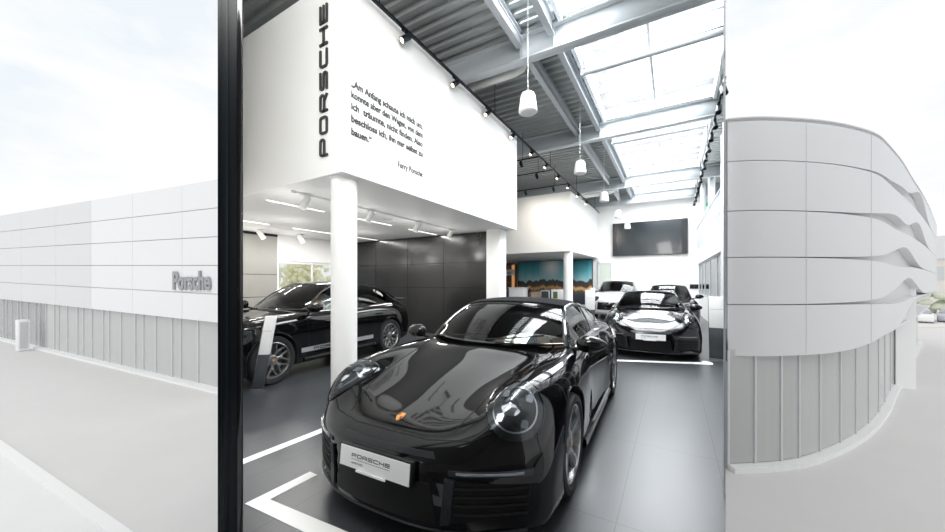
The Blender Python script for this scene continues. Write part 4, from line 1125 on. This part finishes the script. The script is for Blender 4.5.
t = thing('tub_chair', 'rounded beige tub chair in front of the mural', 'chair', (-6.05, 17.0, 0))
bk = MB(); rows = []
for k in range(17):
    a = R(-20)+R(220)*k/16; c, s = math.cos(a), math.sin(a); rows.append([(c*.42,s*.42,.25),(c*.46,s*.46,.75),(c*.43,s*.43,1.02),(c*.36,s*.36,1.03),(c*.33,s*.33,.75),(c*.32,s*.32,.25)])
bk.grid(rows, closed=True); bk.build('backrest', M['beige'], t, fix=True); MB().lathe([(0,.25),(.33,.25),(.34,.40),(.30,.48),(0,.49)], 24).build('seat', M['beige'], t)
for k in range(4): a = R(45+90*k); MB().cyl((.24*math.cos(a),.24*math.sin(a),.26),(.28*math.cos(a),.28*math.sin(a),0), .018, 8).build('leg', M['black'], t)
t = thing('display_board', 'small grey framed board beside the tub chair', 'board', (-5.42, 16.3, 0)); MB().box(-.22,.22,-.03,.03,.62,1.12).build('frame', M['steel'], t, bevel=.006); MB().box(-.18,.18,-.034,-.03,.66,1.08).build('panel', M['totem_dark'], t); MB().cyl((0,0,0),(0,0,.62), .02, 8).lathe([(0,0),(.16,0),(.16,.02),(0,.02)], 20).build('stand', M['black'], t)
t = thing('info_screen', 'white info screen with a green picture left of the far round column', 'screen', (-4.95, 16.9, 0)); MB().box(-.34,.34,-.05,.05,.62,1.16).build('frame', M['white2'], t, bevel=.01); MB().box(-.24,-.02,-.055,-.05,.72,1.05).build('picture', M['leaf'], t); MB().box(-.2,.2,-.12,.12,0,.03).box(-.06,.06,-.03,.03,.03,.62).build('stand', M['hoop'], t)
df = MB().box(-3.62,-3.56,19.93,20.0,0,2.62).box(-2.95,-2.89,19.93,20.0,0,2.62).box(-3.62,-2.89,19.93,20.0,2.56,2.62)
wo = struct('door_1', df, M['white2']); MB().box(-3.56,-2.95,19.96,19.97,.02,2.56).build('door_leaf', pbr('door_glass_pale', (.72,.78,.70), .2), wo); MB().cyl((-3.05,19.93,1.0),(-3.05,19.93,1.3), .012, 8).build('door_handle', M['chrome'], wo)
# ------------------------------------------------------------------ the black glazing post at the entrance
pd = 1.5; pc = rdir(230.6)*pd
ang = math.atan2(pc.y, pc.x)-PI/2
t = thing('glazing_post', 'tall black metal glazing post at the left edge of the entrance', 'post', (pc.x, pc.y, 0), ang)
hw_ = .0455
MB().box(-hw_, hw_, 0, .09, 0, 3.6).build('profile', M['black'], t, bevel=.003)
MB().box(-hw_+.012, hw_-.055, -.012, .0, 0, 3.6).build('glazing_bead', M['black'], t, bevel=.002)
MB().box(hw_-.022, hw_-.004, -.008, .0, 0, 3.6).build('cover_strip', M['blackgloss'], t, bevel=.002)
# unseen covered terrace added behind the viewpoint to keep the car reflections dark
vd = Vector((-math.sin(TH), math.cos(TH))); vr = Vector((math.cos(TH), math.sin(TH)))
struct('floor_added_terrace', MB().prism([vr*-9-vd*.15, vr*9-vd*.15, vr*9-vd*9, vr*-9-vd*9], -.25, 0), M['floor'])
struct('wall_added_terrace', MB().prism([vr*-9-vd*.15, vr*9-vd*.15, vr*9-vd*9, vr*-9-vd*9], -3.2, -.25), M['facade2'])
tc_ = lambda a, b: vr*a-vd*b
struct('ceiling_added_terrace', MB().prism([tc_(-9,.4), tc_(9,.4), tc_(9,9), tc_(-9,9)], 6.1, 6.35), M['deck'])  # unseen canopy added to block bright sky from the paint reflections
struct('wall_added_terrace_back', MB().prism([tc_(-9,8.8), tc_(9,8.8), tc_(9,9), tc_(-9,9)], 0, 6.1), M['grey_panel'])
for i_, a_ in enumerate((-8.7, 8.7)): struct('column_added_terrace_%s' % ('left','right')[i_], MB().prism([tc_(a_-.15,.6), tc_(a_+.15,.6), tc_(a_+.15,.9), tc_(a_-.15,.9)], 0, 6.1), M['white'])
# ------------------------------------------------------------------ outside, one storey lower
GZ = -3.2
struct('ground', MB().box(-140, 140, -40, 220, GZ-.2, GZ), M['asphalt'])
p0 = Vector((-17.24, 1.745)); p1 = Vector((-8.83, 2.34)); ud = (p1-p0).normalized(); un = Vector((-ud.y, ud.x))
a = p1+ud*3.5; b = p0-ud*30
struct('pavement', MB().prism([a, b, b-un*9, a-un*9], GZ, GZ+.02), M['paving'])
struct('trim_2', MB().prism([a, b, b-un*.22, a-un*.22], GZ+.02, GZ+.05), M['kerb'])
# left building
bl = thing('showroom_building', 'long pale panelled building with a glazed ground floor on the left', 'building', (-16.2, 7.23, GZ))
F_ = Vector((-.9971, -.0755)); yaw = math.atan2(F_.y, F_.x); bl.rotation_euler = (0,0,yaw)
# local x runs away along the facade, local +y points to the viewer's side?  (rotate -90 of F)
LB = 46.0
zb = lambda s: 2.98+.39*s/31; zt = lambda s: 9.07+1.12*s/31
nrow = 5
cols = [0, 3.3, 8.2, 13.4, 19, 26, 34, LB]
for r_ in range(nrow):
    for k in range(len(cols)-1):
        s0, s1 = cols[k]+.012, cols[k+1]-.012
        f0, f1 = r_/nrow, (r_+1)/nrow
        q = []
        for s, sgn in ((s0,0),(s1,0)):
            h = zt(s)-zb(s); q.append((s, zb(s)+h*f0+.018, zb(s)+h*f1-.018))
        y0, y1 = .06, -.02
        vs = [(q[0][0],y0,q[0][1]),(q[1][0],y0,q[1][1]),(q[1][0],y0,q[1][2]),(q[0][0],y0,q[0][2])]
        vs += [(x,y1,z) for x,y,z in vs]
        MB().add(vs, [(0,1,2,3),(7,6,5,4),(0,4,5,1),(1,5,6,2),(2,6,7,3),(3,7,4,0)]).build('wall_panel', M['facade'] if k < 3 else M['facade2'], bl)
vs = []
for y in (-.02, -2.4):
    for s in (0, LB): vs += [(s,y,zb(s)),(s,y,zt(s)-.02)]
MB().add(vs, [(0,2,3,1),(4,5,7,6),(0,1,5,4),(2,6,7,3),(1,3,7,5),(0,4,6,2)]).build('upper_wall', M['joint'], bl)
fr = MB(); s = .0; i = 0
wds = [.9,1.7,1.5,.8,1.6,1.3]
while s < LB:
    pm = MB().box(s-.04, s+.04, -.32, -.22, .12, zb(s)); pm.build('mullion', M['mull'], bl)
    w_ = wds[i % 6]; e = min(LB, s+w_)
    MB().box(s+.04, e-.04, -.28, -.265, .12, zb(s)).build('glass_pane', M['exclear'] if s > 22 else (M['exglass'] if i % 3 else M['exglass2']), bl)
    s = e; i += 1
MB().box(-.0, LB, -.4, .12, 0, .12).build('plinth', M['kerb'], bl)
MB().box(0, 22, -2.35, -2.25, 0, 2.95).build('inner_wall', M['exin'], bl)
for s in (2.2, 5.6, 9.4, 13.6, 18.2, 23.5, 30): MB().box(s, s+.35, -1.6, -1.25, 0, 2.98).build('inner_column', M['exwhite'], bl)
sg_ = thing('building_sign', 'raised grey company name on the pale facade just left of the black post', 'sign', (-16.2, 7.23, GZ)); sg_.rotation_euler = (0,0,yaw)
for lab, (word, w_) in {'a': ('Porsche', 3.1)}.items():
    F1 = frame((4.0, .075, 4.36), (-1,0,0), (0,0,1)); mb = text_mb(word, F1, width=w_, height=.86, depth=.06, bold=.03)
    mb.build('sign_letters', M['sign_grey'], sg_)
    MB().box(4.0-w_, 4.0, .06, .075, 4.28, 4.32).build('mounting_rail', M['joint'], sg_)
tb = thing('ticket_pillar', 'pale box-shaped service pillar standing before the glazed facade at far left', 'pillar', (-38.8, 4.85, GZ), yaw)
MB().box(-.33,.33,-.25,.25,.03,2.15).build('housing', M['exwhite'], tb, bevel=.03); MB().box(-.3,.3,-.22,.22,0,.03).build('base', M['mull'], tb); MB().box(-.34,-.33,-.18,.18,.2,2.0).build('side_panel', M['mull'], tb)
# right building with the curved bands
rb_ = thing('curved_showroom', 'pale curved building with five wavy facade bands on the right', 'building', (0, 0, GZ))
P_ = [(.95,10.70),(1.185,10.769),(1.861,11.048),(2.699,11.62),(3.45,12.25),(4.2,13.05),(4.95,14.05),(5.75,15.55),(6.75,17.55),(8.05,20.3),(10.05,24.5),(12.6,30.0),(16.5,38.6)]
def smooth_path(P, n=8):
    P = [Vector(p) for p in P]; out = []
    for i in range(1, len(P)-2):
        p0, p1, p2, p3 = P[i-1:i+3]
        for k in range(n):
            t = k/n; out.append(.5*((2*p1)+(-p0+p2)*t+(2*p0-5*p1+4*p2-p3)*t*t+(-p0+3*p1-3*p2+p3)*t**3))
    out.append(P[-2]); out.append(P[-1]); return out
path = smooth_path(P_)
nrm_ = []
for i, p in enumerate(path):
    t_ = (path[min(i+1,len(path)-1)]-path[max(i-1,0)]).normalized(); nrm_.append(Vector((t_.y, -t_.x)))
arc = [0]
for p, q in zip(path[:-1], path[1:]): arc.append(arc[-1]+(q-p).length)
def curtain(zlo, zhi, off, th, i0=0, i1=None):
    i1 = i1 or len(path); A = []
    for i in range(i0, i1):
        p = path[i]+nrm_[i]*off; q = path[i]+nrm_[i]*(off-th)
        a, b = zlo(arc[i]), zhi(arc[i])
        A.append([(p.x,p.y,a),(p.x,p.y,b),(q.x,q.y,b),(q.x,q.y,a)])
    mb = MB(); mb.grid(A, closed=True)
    n = len(A); mb.f += [(0,1,2,3), tuple(4*(n-1)+k for k in (3,2,1,0))]; mb.m += [0,0]; mb.sm += [False]*2
    return mb
lv = [5.66, 4.55, 3.30, 2.13, .94, -.36]
bump = lambda s, c, w: math.exp(-((s-c)/w)**2)
lift = [lambda s: .12*bump(s,9,2.2)+.9*bump(s,15.5,4), lambda s: .30*bump(s,7.5,2.6)+.75*bump(s,14.5,3.6), lambda s: .60*bump(s,10,3.8), lambda s: .72*bump(s,11,4.2), lambda s: .25*bump(s,6,2)+1.25/(1+math.exp(-(s-9.5)/1.6))]
for i in range(5):
    hi = (lambda s, i=i: lv[i]-.01-GZ) if i == 0 else (lambda s, i=i: lv[i]-.01-GZ-.10*bump(s,8,3))
    lo = lambda s, i=i: lv[i+1]+.008+lift[i](s)-GZ
    curtain(lo, hi, 0, .25).build('facade_band', M['facade2'], rb_, sharp=50)
curtain(lambda s: lv[5]+.9-GZ if s > 5 else lv[5]+.05-GZ, lambda s: lv[0]-.3-GZ, -.25, .1).build('recessed_wall', M['slot'], rb_, sharp=50)
for i in range(5):
    pass
js = MB()
for s_ in (2.0, 4.6):
    k = min(range(len(arc)), key=lambda q: abs(arc[q]-s_)); p = path[k]+nrm_[k]*.002; t_ = Vector((-nrm_[k].y, nrm_[k].x))
    js.prism([p-t_*.008, p+t_*.008, p+t_*.008+nrm_[k]*.004, p-t_*.008+nrm_[k]*.004], lv[5]+.05-GZ, lv[0]-.1-GZ)
js.build('band_joint', M['joint'], rb_)
mb = MB(); mb.prism([path[0]]+path[1:]+[Vector((13.5,44)),Vector((5.0,44)),Vector((2.45,21.2))], lv[0]-.12-GZ, lv[0]-.04-GZ); mb.build('roof_slab', M['facade2'], rb_)
mb = MB(); mb.prism([path[0]-nrm_[0]*.3]+[p-n_*.3 for p, n_ in zip(path[1:], nrm_[1:])]+[Vector((13.5,44)),Vector((5.0,44)),Vector((2.45,21.2))], lv[5]+.1-GZ, lv[5]+.2-GZ); mb.build('soffit', M['facade2'], rb_)
# recessed glazing at its foot
gb = smooth_path([(.9,10.6),(1.179,10.719),(2.2,11.45),(2.983,12.237),(4.1,13.8),(5.202,15.664),(6.5,18.3),(7.919,21.538),(11.021,28.446),(16.541,40.938)], 5)
mode = 0; acc = 0
for i, (p, q) in enumerate(zip(gb[:-1], gb[1:])):
    d = (q-p); L0 = d.length; t_ = d.normalized(); n_ = Vector((t_.y, -t_.x))
    MB().prism([p, q, q-n_*.03, p-n_*.03], .15, 3.0).build('glass_pane', M['exglass2'] if (i//3) % 2 else M['exglass'], rb_)
    if i % 3 == 0: MB().prism([p-t_*.03+n_*.03, p+t_*.03+n_*.03, p+t_*.03-n_*.06, p-t_*.03-n_*.06], .12, 3.0).build('mullion', M['mull'], rb_)
mb = MB()
for p, q in zip(gb[:-1], gb[1:]):
    t_ = (q-p).normalized(); n_ = Vector((t_.y, -t_.x)); mb.prism([p+n_*.22, q+n_*.22, q-n_*.1, p-n_*.1], 0, .13)
mb.build('plinth', M['kerb'], rb_)
mb = MB()
for p, q in zip(gb[:-1], gb[1:]):
    t_ = (q-p).normalized(); n_ = Vector((t_.y, -t_.x)); mb.prism([p-n_*2.5, q-n_*2.5, q-n_*2.6, p-n_*2.6], 0, 3.0)
mb.build('inner_wall', M['hedge'], rb_)
MB().box(8.60, 9.2, 22.9, 23.5, 0, 4.6).build('pier', M['exwhite'], rb_)
t = thing('yellow_tree', 'pale yellow-leaved tree outside the window left of the round column', 'tree', (-24.5, 16.2, GZ))
tk = MB().tube([(0,0,0),(.1,0,1.5),(.0,.1,3.2),(.1,.1,4.6)], [.22,.17,.12,.05], 10).build('trunk', M['exbrick'], t)
fo = MB()
for k in range(420):
    a_ = random.uniform(0,2*PI); e_ = random.uniform(-.9,1.4); r0 = random.uniform(.6,2.3)
    c_ = Vector((math.cos(a_)*math.cos(e_)*r0, math.sin(a_)*math.cos(e_)*r0, 4.6+math.sin(e_)*r0)); fo.sphere(c_, random.uniform(.10,.24), 6)
fo.build('foliage', pbr('yellow_leaf', (.96,.93,.70), .8), t, fix=False)
# distance, right
t = thing('distant_building', 'pale building far behind the parked cars at the right edge', 'building', (56, 108, GZ), R(-32))
MB().box(-16, 16, -5, 5, 0, 9.6).build('wall', M['exbrick'], t); MB().box(-16.5, 16.5, -5.5, 5.5, 9.6, 14.2).build('roof', M['facade2'], t)
for k in range(7): MB().box(-14+k*4, -11.5+k*4, -5.06, -5.0, 5.2, 8.0).build('window', M['mull'], t)
def bush(label, x, y, w, h, n=60):
    t = thing('hedge', label, 'hedge', (x, y, GZ)); mb = MB()
    for k in range(n):
        mb.sphere((random.uniform(-w,w), random.uniform(-1,1), random.uniform(.2,h)), random.uniform(.5,.9), 10, 0, (1,1,.8))
    mb.build('foliage', M['hedge'], t, fix=False)
bush('pale green hedge in front of the distant building, right edge', 40, 82, 7, 3.2)
tc0 = Vector((23.4,55.3)); struct('trim_3', MB().prism([tc0-vr*6, tc0+vr*14, tc0+vr*14+vd*2.2, tc0-vr*6+vd*2.2], GZ, GZ+.12), M['exbrick'])
# pale parked cars (few pixels each)
def far_car(label, x, y, rz, paint, grp, z=GZ, s=.92):
    r = wsuv.copy(); C.objects.link(r); r.location = (x, y, z); r.rotation_euler = (0,0,rz); r.scale = (s,)*3
    r.name = 'parked_car'; r['label'] = label; r['group'] = grp
    for ch in [o for o in bpy.data.objects if o.parent == wsuv]:
        nm = ch.name.split('.')[0]
        if nm in ('body','roof','windscreen','side_window','rear_quarter','door_pillar','wheel','rear_window'):
            c = ch.copy(); C.objects.link(c); c.parent = r
            if nm == 'wheel':
                for g_ in [o for o in bpy.data.objects if o.parent == ch and o.name.startswith(('tyre','rim'))]:
                    d = g_.copy(); C.objects.link(d); d.parent = c
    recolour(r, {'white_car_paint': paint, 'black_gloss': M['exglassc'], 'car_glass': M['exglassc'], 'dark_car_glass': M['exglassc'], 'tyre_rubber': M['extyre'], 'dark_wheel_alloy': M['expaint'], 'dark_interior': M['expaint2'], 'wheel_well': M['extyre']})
    return r
far_car('pale silver car parked behind the right building, nearer the building', 25.3, 61.9, R(-113), M['exwhite'], 'cars parked in the distance on the right')
far_car('pale grey car parked at the right edge of the picture', 28.3, 63.9, R(-113), M['expaint2'], 'cars parked in the distance on the right')
far_car('white car seen through the glazed ground floor at the far left edge', -93, 13, R(-30), M['exwhite'], 'cars seen past the left building')
far_car('silver car seen through the glazed ground floor, right of the white one', -87, 17, R(-30), M['expaint'], 'cars seen past the left building')
# ------------------------------------------------------------------ light
wd = bpy.data.worlds.new('sky'); sc.world = wd; wd.use_nodes = True; N = wd.node_tree.nodes; L = wd.node_tree.links
bg = N['Background']; tc = N.new('ShaderNodeTexCoord'); mp = N.new('ShaderNodeMapping'); mp.inputs['Scale'].default_value = (1.0,1.0,2.6)
n = N.new('ShaderNodeTexNoise'); n.inputs['Scale'].default_value = 2.4; n.inputs['Detail'].default_value = 6; n.inputs['Roughness'].default_value = .55
L.new(tc.outputs['Generated'], mp.inputs[0]); L.new(mp.outputs[0], n.inputs['Vector'])
cr = N.new('ShaderNodeValToRGB'); cr.color_ramp.elements[0].position = .38; cr.color_ramp.elements[0].color = (.80,.855,.90,1); cr.color_ramp.elements[1].position = .54; cr.color_ramp.elements[1].color = (.95,.95,.948,1)
L.new(n.outputs['Fac'], cr.inputs[0]); L.new(cr.outputs[0], bg.inputs[0]); bg.inputs[1].default_value = SKY = 1.0
def area(name, loc, size, rot, power, col=(1,1,1), spread=180):
    l = bpy.data.lights.new(name, 'AREA'); l.shape = 'RECTANGLE'; l.size, l.size_y = size; l.energy = power; l.color = col; l.spread = R(spread)
    o = bpy.data.objects.new(name, l); C.objects.link(o); o.location = loc; o.rotation_euler = rot; return o
# daylight entering through each skylight
for i, (y0, y1) in enumerate(bays):
    for z_, p_ in ((6.45, 330), (6.12, 190)): area('skylight_daylight', ((SX0+SX1)/2 if i else -1.6, (y0+y1)/2, z_), (2.4 if i else 1.5, (y1-y0)*.95), (0,0,0), p_*(y1-y0)/4, (.95,.98,1))
# added fill lamp above the entrance, brightens the near gallery face
area('gallery_face_fill', (-.75, .35, 4.7), (2.2, 1.8), Vector((3.9,-2.6,1.2)).to_track_quat('Z','Y').to_euler(), 190, (1,.985,.96))
# soffit strip lights under the gallery
for (p, q) in strips: area('strip_light_glow', (p[0], (p[1]+q[1])/2, 2.85), (.06, q[1]-p[1]), (0,0,0), 24*(q[1]-p[1]), (1,.98,.95))
for x, y in ((-4.93,3.30),(-4.93,4.62),(-4.93,6.0),(-4.93,7.3),(-9.1,4.92),(-9.0,5.95),(-7.2,4.6),(-7.2,6.6)):  # added fill lifting the soffit, below the white spots and where no fixture hangs
    l = bpy.data.lights.new('soffit_fill', 'POINT'); l.energy = 7; l.shadow_soft_size = .12; l.color = (1,.985,.95)
    o = bpy.data.objects.new('soffit_fill', l); C.objects.link(o); o.location = (x-.12, y-.1, 2.30)
# spots washing the gallery faces
for y in ys[:10]:
    l = bpy.data.lights.new('spot_beam', 'SPOT'); l.energy = 4; l.spot_size = R(70); l.spot_blend = .8; l.color = (1,.9,.8); l.shadow_soft_size = .03
    o = bpy.data.objects.new('spot_beam', l); C.objects.link(o); o.location = (-3.40, y-.1, 5.10); o.rotation_euler = Vector((.25,.75,.75)).to_track_quat('Z','Y').to_euler()
sun = bpy.data.lights.new('sun', 'SUN'); sun.energy = .45; sun.angle = R(70); so = bpy.data.objects.new('sun', sun); C.objects.link(so); so.rotation_euler = (R(58), 0, R(12))
# ------------------------------------------------------------------ view
vs_ = sc.view_settings; vs_.view_transform = 'Standard'; vs_.look = 'None'; vs_.gamma = 1; vs_.use_curve_mapping = False; vs_.exposure = .12
sc.cycles.use_denoising = True
sc.cycles.max_bounces = 10; sc.cycles.transparent_max_bounces = 16; sc.cycles.diffuse_bounces = 5; sc.cycles.glossy_bounces = 5
sc.cycles.sample_clamp_indirect = 6
